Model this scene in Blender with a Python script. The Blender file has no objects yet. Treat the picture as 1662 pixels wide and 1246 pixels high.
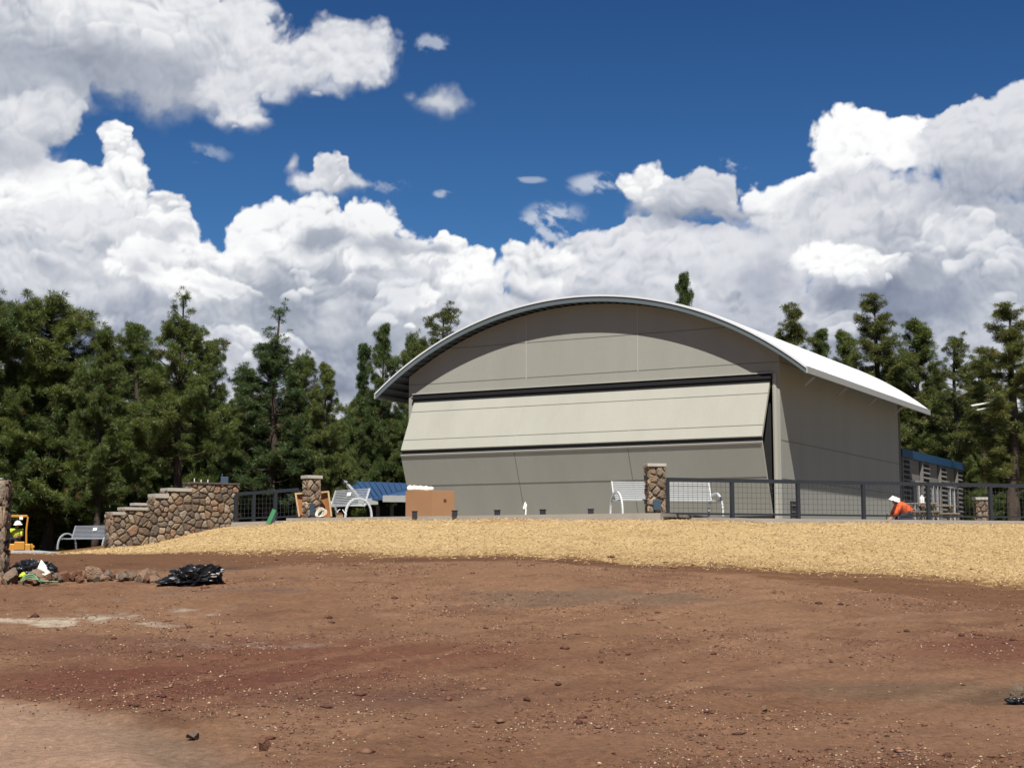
import bpy, bmesh, math, random
import numpy as np
from mathutils import Vector, Matrix, noise

SC = bpy.context.scene
COL = SC.collection
PI = math.pi
# ------------------------------------------------------------------ camera
CAMZ = 1.6
FPX = 2400.0
PITCH = math.atan(274.0 / FPX)
cam_data = bpy.data.cameras.new('camera')
cam_data.sensor_width = 36.0
cam_data.lens = 36.0 * FPX / 1662.0
cam_data.clip_start = 0.1
cam_data.clip_end = 5000.0
cam = bpy.data.objects.new('camera', cam_data)
COL.objects.link(cam)
cam.location = (0, 0, CAMZ)
cam.rotation_euler = (PI / 2 + PITCH, 0, 0)
SC.camera = cam

SC.view_settings.view_transform = 'Standard'
SC.view_settings.look = 'None'
SC.view_settings.exposure = 0.6
SC.view_settings.gamma = 1.0
SC.cycles.max_bounces = 5
SC.cycles.diffuse_bounces = 2
SC.cycles.transparent_max_bounces = 8

# ------------------------------------------------------------------ sun
SUN_ELEV = math.atan2(1.66, 1.132)
sd = bpy.data.lights.new('sun', 'SUN')
sd.energy = 5.0
sd.angle = math.radians(0.5)
sd.color = (1.0, 0.95, 0.87)
sun = bpy.data.objects.new('sun', sd)
COL.objects.link(sun)
sun.rotation_euler = Vector((0.0166, 1.1317, -1.66)).to_track_quat('-Z', 'Y').to_euler()
sun.location = (0, -20, 30)

# ------------------------------------------------------------------ sky with cumulus clouds (world nodes, direction space)
world = bpy.data.worlds.new('World')
SC.world = world
world.use_nodes = True
WT = world.node_tree
for n in list(WT.nodes):
    WT.nodes.remove(n)

def wn(t, **kw):
    n = WT.nodes.new(t)
    for k, v in kw.items():
        setattr(n, k, v)
    return n

def setin(n, i, v):
    if v is None:
        return
    if isinstance(v, bpy.types.NodeSocket):
        WT.links.new(v, n.inputs[i])
    else:
        n.inputs[i].default_value = v

def M(op, a, b=None, c=None, clamp=False):
    n = wn('ShaderNodeMath', operation=op, use_clamp=clamp)
    setin(n, 0, a); setin(n, 1, b); setin(n, 2, c)
    return n.outputs[0]

def V(op, a, b=None, s=None):
    n = wn('ShaderNodeVectorMath', operation=op)
    setin(n, 0, a); setin(n, 1, b)
    if s is not None:
        n.inputs['Scale'].default_value = s
    return n.outputs['Value'] if op in ('LENGTH', 'DOT_PRODUCT') else n.outputs[0]

def MIXC(f, a, b, mode='MIX'):
    n = wn('ShaderNodeMix', data_type='RGBA', blend_type=mode)
    setin(n, 0, f); setin(n, 6, a); setin(n, 7, b)
    return n.outputs[2]

def SMOOTH(v, a, b, c=0.0, d=1.0):
    n = wn('ShaderNodeMapRange', interpolation_type='SMOOTHSTEP')
    setin(n, 0, v); setin(n, 1, a); setin(n, 2, b); setin(n, 3, c); setin(n, 4, d)
    return n.outputs[0]

tc = wn('ShaderNodeTexCoord')
sep = wn('ShaderNodeSeparateXYZ'); WT.links.new(tc.outputs['Generated'], sep.inputs[0])
AZ = M('MULTIPLY', M('ARCTAN2', sep.outputs[0], sep.outputs[1]), 24.0)
EL = M('MULTIPLY', M('ARCSINE', sep.outputs[2]), 24.0)
cmb = wn('ShaderNodeCombineXYZ'); WT.links.new(AZ, cmb.inputs[0]); WT.links.new(EL, cmb.inputs[1])
P0 = cmb.outputs[0]

def NOISE(vec, scale, detail, rough=0.5, color=False, w=None):
    n = wn('ShaderNodeTexNoise')
    if w is not None:
        n.noise_dimensions = '4D'; n.inputs['W'].default_value = w
    WT.links.new(vec, n.inputs['Vector'])
    n.inputs['Scale'].default_value = scale; n.inputs['Detail'].default_value = detail
    n.inputs['Roughness'].default_value = rough
    return n.outputs['Color'] if color else n.outputs['Fac']

def VORO(vec, scale, detail, rough=0.5):
    n = wn('ShaderNodeTexVoronoi'); n.feature = 'F1'; n.normalize = True
    WT.links.new(vec, n.inputs['Vector'])
    n.inputs['Scale'].default_value = scale; n.inputs['Detail'].default_value = detail
    n.inputs['Roughness'].default_value = rough
    return n.outputs['Distance']

# clear sky
sky = wn('ShaderNodeTexSky')
sky.sky_type = 'NISHITA'
sky.sun_disc = False
sky.sun_elevation = SUN_ELEV
sky.sun_rotation = PI
sky.altitude = 2100.0
sky.air_density = 1.0
sky.dust_density = 0.3
sky.ozone_density = 3.0
SKY_STRENGTH = 0.1
tint = MIXC(SMOOTH(EL, 3.5, 9.5), tuple(SKY_STRENGTH * k for k in (0.34, 0.60, 0.80)) + (1.0,), tuple(SKY_STRENGTH * k for k in (0.21, 0.44, 0.68)) + (1.0,))
skyc = MIXC(1.0, sky.outputs[0], tint, 'MULTIPLY')   # sky strength 0.1, polarised deep blue
col = skyc

N1 = NOISE(P0, 0.22, 6.0, 0.6)
N2 = NOISE(P0, 0.9, 5.0, 0.6, w=2.0)
# broken cumulus over the rest of the sky, outside the sector modelled below
side = SMOOTH(M('ABSOLUTE', AZ), 9.9, 12.5)
cov = M('ADD', M('SUBTRACT', N1, 0.5), M('MULTIPLY', SMOOTH(EL, 14.0, 3.0), 0.22))
cov = M('MULTIPLY', SMOOTH(cov, 0.14, 0.26), side)
col = MIXC(cov, col, MIXC(N2, (0.12, 0.14, 0.17, 1), (0.34, 0.36, 0.39, 1)))
bg = wn('ShaderNodeBackground')
WT.links.new(col, bg.inputs['Color'])
bg.inputs['Strength'].default_value = 0.66
world.cycles.sampling_method = 'NONE'
wo = wn('ShaderNodeOutputWorld')
WT.links.new(bg.outputs[0], wo.inputs['Surface'])

# ------------------------------------------------------------------ cumulus clouds (grid of cloud light and thickness, computed from noise)
CSTEP = 2.0
CAZ0, CAZ1, CEL0, CEL1 = -1010.0, 1010.0, -60.0, 1040.0      # 1/2400 rad
cu = np.arange(CAZ0, CAZ1 + 1, CSTEP); cv = np.arange(CEL0, CEL1 + 1, CSTEP)
UU, VV = np.meshgrid(cu, cv)

def sky_uv(px, py):
    X = (px - 831) / FPX; U = (623 - py) / FPX
    y = math.cos(PITCH) - U * math.sin(PITCH); z = math.sin(PITCH) + U * math.cos(PITCH)
    return math.atan2(X, y) * 2400.0, math.asin(z / math.sqrt(X * X + y * y + z * z)) * 2400.0

def _hash(ix, iy, k):
    h = (ix.astype(np.int64) * 374761393 + iy.astype(np.int64) * 668265263 + k * 1274126177) & 0xffffffff
    h = ((h ^ (h >> 13)) * 1274126177) & 0xffffffff
    h = ((h ^ (h >> 16)) * 2246822519) & 0xffffffff
    return ((h ^ (h >> 15)) & 0xffffff) / float(0xffffff)

def vnoise(x, y, k=0):
    ix = np.floor(x); iy = np.floor(y); fx = x - ix; fy = y - iy
    fx = fx * fx * fx * (fx * (fx * 6 - 15) + 10); fy = fy * fy * fy * (fy * (fy * 6 - 15) + 10)
    a = _hash(ix, iy, k); b = _hash(ix + 1, iy, k); c = _hash(ix, iy + 1, k); d = _hash(ix + 1, iy + 1, k)
    return (a + (b - a) * fx) * (1 - fy) + (c + (d - c) * fx) * fy

def fbm(x, y, scale, octs, rough=0.5, k=0):
    """about -0.5..0.5; scale = size of the largest feature in grid units"""
    s = 0.0; amp = 1.0; tot = 0.0; f = 1.0 / scale
    for o in range(octs):
        ca, sa = math.cos(o * 1.1 + k), math.sin(o * 1.1 + k)
        s = s + amp * (vnoise((x * ca - y * sa) * f + 17 * o, (x * sa + y * ca) * f - 9 * o, k + o * 7) - 0.5)
        tot += amp; amp *= rough; f *= 2.03
    return s / tot * 1.6

def worley(x, y, scale, k=0):
    x = x / scale; y = y / scale
    ix = np.floor(x); iy = np.floor(y); best = np.full(x.shape, 9.0)
    for dx in (-1, 0, 1):
        for dy in (-1, 0, 1):
            cx = ix + dx; cy = iy + dy
            px_ = cx + 0.1 + 0.8 * _hash(cx, cy, k); py_ = cy + 0.1 + 0.8 * _hash(cx, cy, k + 5)
            best = np.minimum(best, (px_ - x) ** 2 + (py_ - y) ** 2)
    return best

def smooth(v, a, b):
    t = np.clip((v - a) / (b - a), 0, 1); return t * t * (3 - 2 * t)

WX = fbm(UU, VV, 120, 3, 0.5, 1); WY = fbm(UU, VV, 120, 3, 0.5, 2)
W2X = fbm(UU, VV, 34, 4, 0.55, 3); W2Y = fbm(UU, VV, 34, 4, 0.55, 4)
PX1 = UU + 34 * WX; PY1 = VV + 30 * WY
PX2 = PX1 + 11 * W2X; PY2 = PY1 + 11 * W2Y

def billow(x, y):
    s = 0.0; tot = 0.0
    for i, (sc, am) in enumerate(((78, 1.0), (40, 0.62), (20, 0.42), (10, 0.22))):
        w = worley(x + i * 31, y - i * 17, sc, 11 + i)
        s = s + am * np.clip(1.0 - 1.15 * w, 0, 1); tot += am      # paraboloid puffs with sharp creases
    return s / tot
HB = billow(PX2, PY2)
HU = billow(PX2 + 3.0, PY2 + 9.0)
EMB = (HB - HU) * 3.2
BIG = fbm(PX1, PY1, 170, 4, 0.5, 8); BIG2 = fbm(PX2, PY2, 60, 5, 0.55, 9)
FINE = fbm(UU, VV, 14, 3, 0.6, 10)
CR = np.zeros(UU.shape + (3,)); CA = np.zeros(UU.shape)
WHITE = (1.0, 1.0, 1.0); GREY = (0.36, 0.40, 0.48); DARK = (0.20, 0.24, 0.34); LG = (0.62, 0.64, 0.69); MID = (0.46, 0.49, 0.56)
PALE = (0.82, 0.83, 0.86)

def over(al, c, sl):
    global CR, CA
    a0 = CA[sl]; out = al + a0 * (1 - al)
    m = np.where(out > 1e-4, al / np.maximum(out, 1e-4), 0)[..., None]
    CR[sl] = CR[sl] * (1 - m) + c * m
    CA[sl] = out

def blob(px, py, rx, ry, light=WHITE, dark=GREY, soft=0.13, bump=1.0, g=0.30, bias=0.62, emb=1.0, big=0.8, op=1.0, flatb=0.0, edge=0.0):
    """one cloud mass: an uneven ellipse of billows, lit from above, greyer below"""
    u, v = sky_uv(px, py)
    m = 110
    sl = (slice(max(0, int((v - ry - m - CEL0) / CSTEP)), max(0, int((v + ry + m - CEL0) / CSTEP))),
          slice(max(0, int((u - rx - m - CAZ0) / CSTEP)), max(0, int((u + rx + m - CAZ0) / CSTEP))))
    qx = (PX2[sl] - u) / rx; qy = (PY2[sl] - v) / ry
    if flatb:
        qy = np.where(qy < 0, qy * (1 + flatb), qy)
    r = np.sqrt(qx * qx + qy * qy); s = min(1.0, 55.0 / min(rx, ry))
    f = 1 - r + bump * s * (HB[sl] - 0.60) + 0.14 * s * FINE[sl]
    sf = soft * 1.7 * max(s, 0.3)
    # crisp towards the sun, softer and more ragged below
    al = smooth(f, 0.0, sf * (1.0 + 1.6 * np.clip(-qy, 0, 1))) * op
    top = np.clip(0.75 + 0.5 * qy, 0.25, 1.1)
    sh = bias - 0.05 + g * qy + emb * 0.42 * EMB[sl] * top + big * (0.95 * BIG[sl] + 0.4 * BIG2[sl]) + 0.22 * (HB[sl] - 0.5) + edge * np.clip(1 - f * 3, 0, 1)
    sh = np.clip(sh, 0, 1)[..., None]; sh = sh * sh * (3 - 2 * sh) * 0.5 + sh * 0.5
    over(al, np.array(dark) * (1 - sh) + np.array(light) * sh, sl)

def wisp(px, py, rx, ry, c=(0.62, 0.67, 0.76), op=0.8, th=0.05, tilt=0.0):
    u, v = sky_uv(px, py)
    qx = (PX1 - u) / rx; qy = (PY1 - v + tilt * (UU - u)) / ry
    g_ = 1 - np.sqrt(qx * qx + qy * qy)
    n = fbm(UU * 0.55 + 0.25 * VV, VV + 0.35 * UU, 30, 6, 0.62, 21) + 0.35 * FINE
    over(smooth(n + 0.35 * g_, th, th + 0.42) * smooth(g_, 0, 0.55) * op, np.array(c), (slice(None), slice(None)))

crng = random.Random(5)

def crest(u, v, r, light, dark, k, co=1.0):
    """one puff: crisp lit crown that melts into the mass below it"""
    m = 40
    sl = (slice(max(0, int((v - r - m - CEL0) / CSTEP)), max(0, int((v + r + m - CEL0) / CSTEP))),
          slice(max(0, int((u - r - m - CAZ0) / CSTEP)), max(0, int((u + r + m - CAZ0) / CSTEP))))
    if sl[0].stop <= sl[0].start or sl[1].stop <= sl[1].start:
        return
    s = min(1.0, 26.0 / r)
    qx = (PX2[sl] - u) / r; qy = (PY2[sl] - v) / (r * 0.88)
    rr = np.sqrt(qx * qx + qy * qy)
    f = 1 - rr + 0.75 * s * (HB[sl] - 0.58)
    al = smooth(f, 0.0, 0.26 + 0.5 * (1 - co)) * smooth(qy + 0.15 * qx, -0.55, 0.45)
    sh = 0.62 + 0.42 * qy - 0.10 * qx + 0.30 * EMB[sl] + 0.5 * BIG2[sl] + k - 0.07
    sh = np.clip(sh, 0, 1)[..., None]; sh = sh * sh * (3 - 2 * sh)
    over(al * 0.92 * co, np.array(dark) * (1 - sh) + np.array(light) * sh, sl)

def cumulus(px, py, rx, ry, light=WHITE, dark=GREY, n=18, k=0.0, size=(0.22, 0.5), bias=0.62, big=0.8, co=1.0, **kw):
    """a heap: its mass, then puffs piled on it from the far upper ones to the near lower ones"""
    blob(px, py, rx, ry, light, dark, bias=bias, big=big, **kw)
    u, v = sky_uv(px, py); ps = []
    R = min(rx, ry)
    for i in range(n):
        a = crng.uniform(0, 2 * PI); d = math.sqrt(crng.random()) * 0.86
        r = R * crng.uniform(*size) * (1.15 - 0.4 * d)
        ps.append((u + rx * d * math.cos(a), v + ry * d * math.sin(a) - r * 0.25, r))
    ps.sort(key=lambda q: -q[1])
    for q in ps:
        crest(*q, light, dark, k + crng.uniform(-0.12, 0.12), co)

# --- far low bank (back to front)
blob(60, 640, 380, 200, LG, GREY, g=0.1, bias=0.45)
blob(800, 600, 600, 130, PALE, GREY, g=0.1, bias=0.5)
blob(1450, 640, 460, 190, PALE, GREY, g=0.1, bias=0.5)
# left bank
blob(-40, 400, 150, 200, WHITE, MID, bias=0.7)
cumulus(30, 300, 90, 55, n=16, k=0.1)
cumulus(100, 300, 50, 42, n=10, k=0.1)
cumulus(182, 222, 25, 28, n=6, k=0.2)
cumulus(192, 262, 34, 38, n=8, k=0.2)
cumulus(198, 320, 52, 58, n=14, k=0.1)
cumulus(80, 380, 150, 90, WHITE, MID, n=30)
cumulus(265, 352, 44, 44, n=12, k=0.25)
cumulus(280, 400, 48, 55, n=12)
blob(150, 470, 260, 110, PALE, GREY, g=0.1, bias=0.6)
cumulus(150, 400, 120, 60, PALE, GREY, n=12)
cumulus(340, 425, 50, 38, n=10, k=0.1)
# centre bank
cumulus(430, 372, 46, 38, n=12, k=0.1)
cumulus(500, 362, 54, 42, n=14, k=0.15)
cumulus(600, 372, 54, 34, n=14, k=0.3, bias=0.8)
cumulus(560, 400, 92, 48, n=14, k=0.1)
blob(480, 470, 180, 95, WHITE, GREY, bias=0.62)
cumulus(450, 430, 110, 55, WHITE, GREY, n=22)
cumulus(725, 408, 30, 20, n=8, k=0.2)
cumulus(650, 450, 90, 50, n=20, k=0.1)
cumulus(745, 450, 80, 34, n=18, k=0.2)
blob(700, 510, 170, 70, PALE, GREY, bias=0.6)
cumulus(770, 480, 70, 44, n=14, k=0.1)
cumulus(660, 500, 60, 40, n=12, k=0.15)
# far ridge behind the hangar
cumulus(990, 400, 90, 34, (0.80, 0.81, 0.85), GREY, co=0.7, n=18)
cumulus(1060, 385, 70, 30, (0.80, 0.81, 0.85), GREY, co=0.7, n=14)
cumulus(1150, 400, 70, 26, (0.80, 0.81, 0.85), GREY, co=0.7, n=14)
blob(1060, 480, 230, 90, (0.80, 0.81, 0.85), GREY, bias=0.55)
cumulus(1040, 440, 130, 50, (0.80, 0.81, 0.85), GREY, co=0.7, n=20)
cumulus(860, 420, 42, 26, co=0.7, n=8, k=0.2)
cumulus(880, 440, 66, 50, WHITE, GREY, co=0.7, n=14, k=0.05, size=(0.4, 0.7))
# right bank
cumulus(1385, 222, 68, 42, WHITE, LG, n=26, k=0.35, bias=0.95, big=0.3)
cumulus(1470, 240, 52, 42, WHITE, LG, n=18, k=0.35, bias=0.95, big=0.3)
cumulus(1360, 262, 48, 34, WHITE, LG, n=12, k=0.3, bias=0.9, big=0.3)
cumulus(1290, 300, 52, 26, WHITE, LG, n=14, k=0.3, bias=0.9)
cumulus(1228, 318, 32, 30, WHITE, LG, n=10, k=0.25, bias=0.9)
cumulus(1265, 345, 60, 34, WHITE, MID, n=12, k=0.1)
cumulus(1632, 208, 70, 54, (0.74, 0.755, 0.80), MID, n=16, k=0.1, g=0.4)
cumulus(1560, 220, 54, 44, (0.74, 0.755, 0.80), MID, n=12, g=0.4)
blob(1600, 270, 110, 80, (0.74, 0.755, 0.80), GREY, bias=0.55, g=0.5, soft=0.3)
blob(1380, 350, 140, 75, (0.70, 0.72, 0.76), GREY, bias=0.6, g=0.3, soft=0.4)
blob(1280, 420, 170, 80, (0.74, 0.755, 0.80), MID, bias=0.5, soft=0.5)
blob(1480, 400, 230, 110, (0.74, 0.75, 0.79), GREY, bias=0.5, g=0.25, soft=0.5)
cumulus(1420, 335, 120, 55, (0.76, 0.77, 0.81), GREY, n=14, soft=0.5)
blob(1620, 345, 90, 50, LG, GREY, bias=0.35, g=0.5, soft=0.6)
cumulus(1550, 400, 90, 60, (0.84, 0.85, 0.88), GREY, n=14, soft=0.5)
cumulus(1640, 450, 60, 60, (0.84, 0.85, 0.88), GREY, n=12, soft=0.4)
blob(1480, 520, 280, 60, (0.55, 0.58, 0.65), GREY, bias=0.5, g=0.4, soft=0.7)
blob(1420, 480, 120, 40, GREY, GREY, bias=0.5, soft=0.7)
cumulus(1345, 415, 56, 30, WHITE, GREY, n=14, k=0.2)
cumulus(1420, 440, 62, 30, WHITE, GREY, n=14, k=0.15)
cumulus(1300, 540, 90, 50, (0.84, 0.85, 0.88), GREY, n=14, soft=0.5)
cumulus(1170, 520, 110, 50, (0.74, 0.755, 0.80), GREY, n=14, soft=0.5)
blob(1570, 570, 150, 50, (0.74, 0.755, 0.80), GREY, bias=0.5, soft=0.6)
cumulus(1060, 312, 50, 38, WHITE, MID, n=12, k=0.05)
cumulus(1140, 322, 58, 38, (0.74, 0.755, 0.80), MID, n=10)
blob(1100, 352, 105, 30, LG, GREY, bias=0.35, g=0.5, soft=0.5)
blob(1190, 345, 60, 16, LG, GREY, bias=0.35, g=0.4, soft=0.6)
# low grey bellies left
blob(130, 520, 240, 50, LG, GREY, g=0.5, bias=0.4, soft=0.8)
blob(40, 545, 160, 40, GREY, DARK, g=0.5, bias=0.4, soft=0.8)
cumulus(240, 430, 72, 34, WHITE, GREY, n=14, k=0.25, bias=0.8)
cumulus(330, 470, 90, 36, WHITE, GREY, n=16, k=0.2, bias=0.8)
blob(240, 450, 36, 24, LG, MID, bias=0.5, soft=0.6, op=0.8)
blob(180, 515, 60, 12, WHITE, LG, bias=0.6, soft=0.8)
cumulus(385, 560, 70, 30, WHITE, MID, n=8, k=0.1)
blob(480, 570, 46, 24, WHITE, MID, bias=0.75)
blob(170, 565, 260, 34, GREY, DARK, bias=0.5, soft=0.8)
blob(500, 625, 260, 36, GREY, DARK, bias=0.5, soft=0.8)
blob(780, 500, 100, 26, LG, GREY, g=0.5, bias=0.4, soft=0.8, op=0.8)
blob(860, 478, 60, 18, GREY, GREY, soft=0.8, op=0.8)
# dark scraps in front of the centre bank
blob(523, 394, 62, 19, MID, GREY, bias=0.4, soft=0.4, op=0.9)
blob(628, 408, 56, 22, (0.56, 0.59, 0.65), GREY, bias=0.45, soft=0.5, op=0.9)
blob(700, 418, 46, 14, MID, GREY, bias=0.45, soft=0.5, op=0.85)
blob(540, 450, 36, 14, MID, GREY, bias=0.45, soft=0.6, op=0.8)
blob(600, 445, 30, 10, MID, GREY, bias=0.45, soft=0.6, op=0.6)
# big grey cloud upper left
blob(-20, 150, 130, 110, LG, GREY, bias=0.5)
cumulus(110, 140, 40, 44, PALE, MID, co=0.6, soft=0.35, n=8, bias=0.6)
cumulus(40, 190, 60, 50, PALE, MID, co=0.6, soft=0.35, n=12, bias=0.5)
blob(30, 250, 70, 40, LG, MID, bias=0.5, soft=0.4)
blob(120, 40, 330, 95, PALE, GREY, g=0.25, bias=0.55)
blob(60, 100, 260, 60, LG, GREY, g=0.3, bias=0.4, soft=0.8)
blob(270, 135, 150, 64, (0.64, 0.66, 0.71), GREY, g=0.4, bias=0.36, soft=0.4)
blob(150, 95, 220, 46, (0.52,0.54,0.60), (0.30, 0.33, 0.40), g=0.5, bias=0.35, soft=0.9)
cumulus(380, 190, 52, 26, PALE, MID, co=0.6, soft=0.35, n=8, bias=0.6)
cumulus(360, 150, 60, 40, PALE, MID, co=0.6, soft=0.35, n=10, bias=0.6)
cumulus(180, 30, 150, 50, (0.88, 0.89, 0.91), MID, n=14, bias=0.7, soft=0.4)
cumulus(390, 20, 62, 40, PALE, MID, co=0.6, soft=0.35, n=10, bias=0.7)
cumulus(425, 70, 60, 44, PALE, MID, co=0.6, soft=0.35, n=12, bias=0.7)
cumulus(420, 110, 90, 62, PALE, MID, co=0.6, soft=0.35, n=16, bias=0.6)
cumulus(560, 90, 92, 52, PALE, MID, co=0.6, soft=0.35, n=20, bias=0.66)
cumulus(480, 122, 96, 46, PALE, MID, co=0.6, soft=0.35, n=18, bias=0.6)
cumulus(580, 125, 50, 26, PALE, MID, co=0.6, soft=0.35, n=8, bias=0.55)
# small clouds
blob(715, 172, 44, 27, (0.66, 0.69, 0.74), MID, bias=0.6, soft=0.6, bump=0.8)
blob(676, 160, 14, 12, (0.5, 0.55, 0.64), MID, bias=0.6, soft=0.9, op=0.7)
blob(560, 306, 54, 20, PALE, MID, bias=0.5, g=0.5, soft=0.5)
cumulus(542, 285, 38, 26, PALE, MID, bias=0.6, n=8)
blob(490, 300, 34, 18, PALE, MID, bias=0.55, soft=0.5)
blob(464, 276, 15, 18, LG, MID, bias=0.6, soft=0.6)
wisp(712, 83, 36, 18, op=0.6)
wisp(720, 322, 24, 9, op=0.6)
wisp(1185, 265, 30, 16, op=0.6)
wisp(890, 355, 80, 34, tilt=-0.2)
wisp(975, 303, 75, 20, tilt=0.15)
wisp(850, 295, 26, 8, op=0.5)
wisp(335, 250, 50, 25, op=0.35)
wisp(630, 310, 50, 20, op=0.35)
# broad cloud shade: thicker parts of the bank stand greyer
_g = smooth(fbm(UU + 400, VV * 1.5, 210, 5, 0.55, 91) + 0.25 * BIG2, 0.0, 0.34)
_e = smooth(VV, 620, 420) * (0.42 + 0.22 * smooth(UU, 100, 600))
_gg = (_g * _e)[..., None]
CR = CR * (1 - _gg) + CR * np.array((0.50, 0.54, 0.63)) * _gg
for _u, _v, _rx, _ry, _k in ((40, 545, 300, 75, .8), (240, 500, 120, 30, .3), (520, 570, 170, 40, .55), (330, 540, 120, 26, .4), (1590, 310, 130, 50, .5), (200, 110, 200, 40, .35), (1100, 365, 100, 22, .5), (1440, 490, 200, 40, .6), (1330, 300, 90, 22, .15), (1600, 545, 140, 40, .35), (860, 470, 60, 18, .25), (1250, 470, 120, 30, .2)):
    _a, _b = sky_uv(_u, _v); _r = 1 - np.hypot((PX2 - _a) / _rx, (PY2 - _b) / _ry)
    _m = (smooth(_r + 0.8 * BIG2, 0, 0.8) * _k)[..., None]
    CR = CR * (1 - _m) + CR * np.array((0.42, 0.47, 0.60)) * _m


def tag(o, label=None, cat=None, group=None, kind=None):
    if label: o['label'] = label
    if cat: o['category'] = cat
    if group: o['group'] = group
    if kind: o['kind'] = kind
    return o

def mesh_np(name, verts, faces, cols=None, colname='Col', smooth_=False):
    """verts (n,3) array, faces (m,k) int array with k corners each, optional per-vertex rgba"""
    me = bpy.data.meshes.new(name)
    verts = np.ascontiguousarray(verts, dtype=np.float32); faces = np.ascontiguousarray(faces, dtype=np.int32)
    me.vertices.add(len(verts)); me.vertices.foreach_set('co', verts.ravel())
    m, k = faces.shape
    me.loops.add(m * k); me.loops.foreach_set('vertex_index', faces.ravel())
    me.polygons.add(m); me.polygons.foreach_set('loop_start', np.arange(0, m * k, k, dtype=np.int32))
    me.update(calc_edges=True)
    if cols is not None:
        at_ = me.color_attributes.new(colname, 'FLOAT_COLOR', 'POINT')
        c = np.ones((len(verts), 4), dtype=np.float32); c[:, :cols.shape[1]] = cols
        at_.data.foreach_set('color', c.ravel())
    if smooth_:
        me.polygons.foreach_set('use_smooth', np.ones(m, dtype=bool))
    return me

def build_clouds():
    R = 3200.0
    az = UU / 2400.0; el = VV / 2400.0
    v = np.stack([R * np.cos(el) * np.sin(az), R * np.cos(el) * np.cos(az), R * np.sin(el) + CAMZ], -1).reshape(-1, 3)
    nv, nu = UU.shape
    idx = np.arange(nv * nu).reshape(nv, nu)
    q = np.stack([idx[:-1, :-1], idx[1:, :-1], idx[1:, 1:], idx[:-1, 1:]], -1)
    a = CA.copy()
    # fade at the sides into the procedural clouds of the world
    a *= 1 - smooth(np.abs(UU), 960, 1005)
    mx = np.maximum(np.maximum(a[:-1, :-1], a[1:, :-1]), np.maximum(a[1:, 1:], a[:-1, 1:]))
    q = q[mx > 0.004]
    used, inv = np.unique(q.ravel(), return_inverse=True)
    cols = np.concatenate([CR, a[..., None]], -1).reshape(-1, 4)[used]
    me = mesh_np('clouds', v[used], inv.reshape(-1, 4), cols, 'Cloud')
    m = bpy.data.materials.new('cloud'); m.use_nodes = True; nt = m.node_tree; nt.nodes.clear()
    at_ = nt.nodes.new('ShaderNodeAttribute'); at_.attribute_name = 'Cloud'
    em = nt.nodes.new('ShaderNodeEmission'); tr = nt.nodes.new('ShaderNodeBsdfTransparent'); mx_ = nt.nodes.new('ShaderNodeMixShader'); out = nt.nodes.new('ShaderNodeOutputMaterial')
    nt.links.new(at_.outputs['Color'], em.inputs['Color']); nt.links.new(at_.outputs['Alpha'], mx_.inputs[0])
    nt.links.new(tr.outputs[0], mx_.inputs[1]); nt.links.new(em.outputs[0], mx_.inputs[2]); nt.links.new(mx_.outputs[0], out.inputs['Surface'])
    em.inputs['Strength'].default_value = 0.66
    m.cycles.emission_sampling = 'NONE'
    me.materials.append(m)
    o = bpy.data.objects.new('clouds', me); COL.objects.link(o)
    tag(o, kind='structure')
build_clouds()

# ------------------------------------------------------------------ helpers
rnd = random.Random(11)
nrg = np.random.default_rng(7)

def at(px, py, Y):
    """point seen at photo pixel (px, py) at depth Y (the survey of the photograph)"""
    X = (px - 831) / FPX; U = (623 - py) / FPX
    y = math.cos(PITCH) - U * math.sin(PITCH); z = math.sin(PITCH) + U * math.cos(PITCH)
    return Vector((X / y * Y, Y, CAMZ + z / y * Y))

def srgb(r, g, b):
    return tuple(((c / 255.0) / 12.92 if c / 255.0 <= 0.04045 else ((c / 255.0 + 0.055) / 1.055) ** 2.4) for c in (r, g, b))

def empty(name, loc=(0, 0, 0), rz=0.0):
    o = bpy.data.objects.new(name, None)
    COL.objects.link(o); o.location = loc; o.rotation_euler = (0, 0, rz); o.empty_display_size = 0.2
    return o

def origin(p):
    v = Vector((0, 0, 0))
    while p is not None:
        v = v + Vector(p.location); p = p.parent
    return v

def link(name, me, mats, parent=None):
    o = bpy.data.objects.new(name, me); COL.objects.link(o)
    for m in (mats if isinstance(mats, (list, tuple)) else [mats]):
        me.materials.append(m)
    if parent is not None:
        o.parent = parent
    return o

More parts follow.
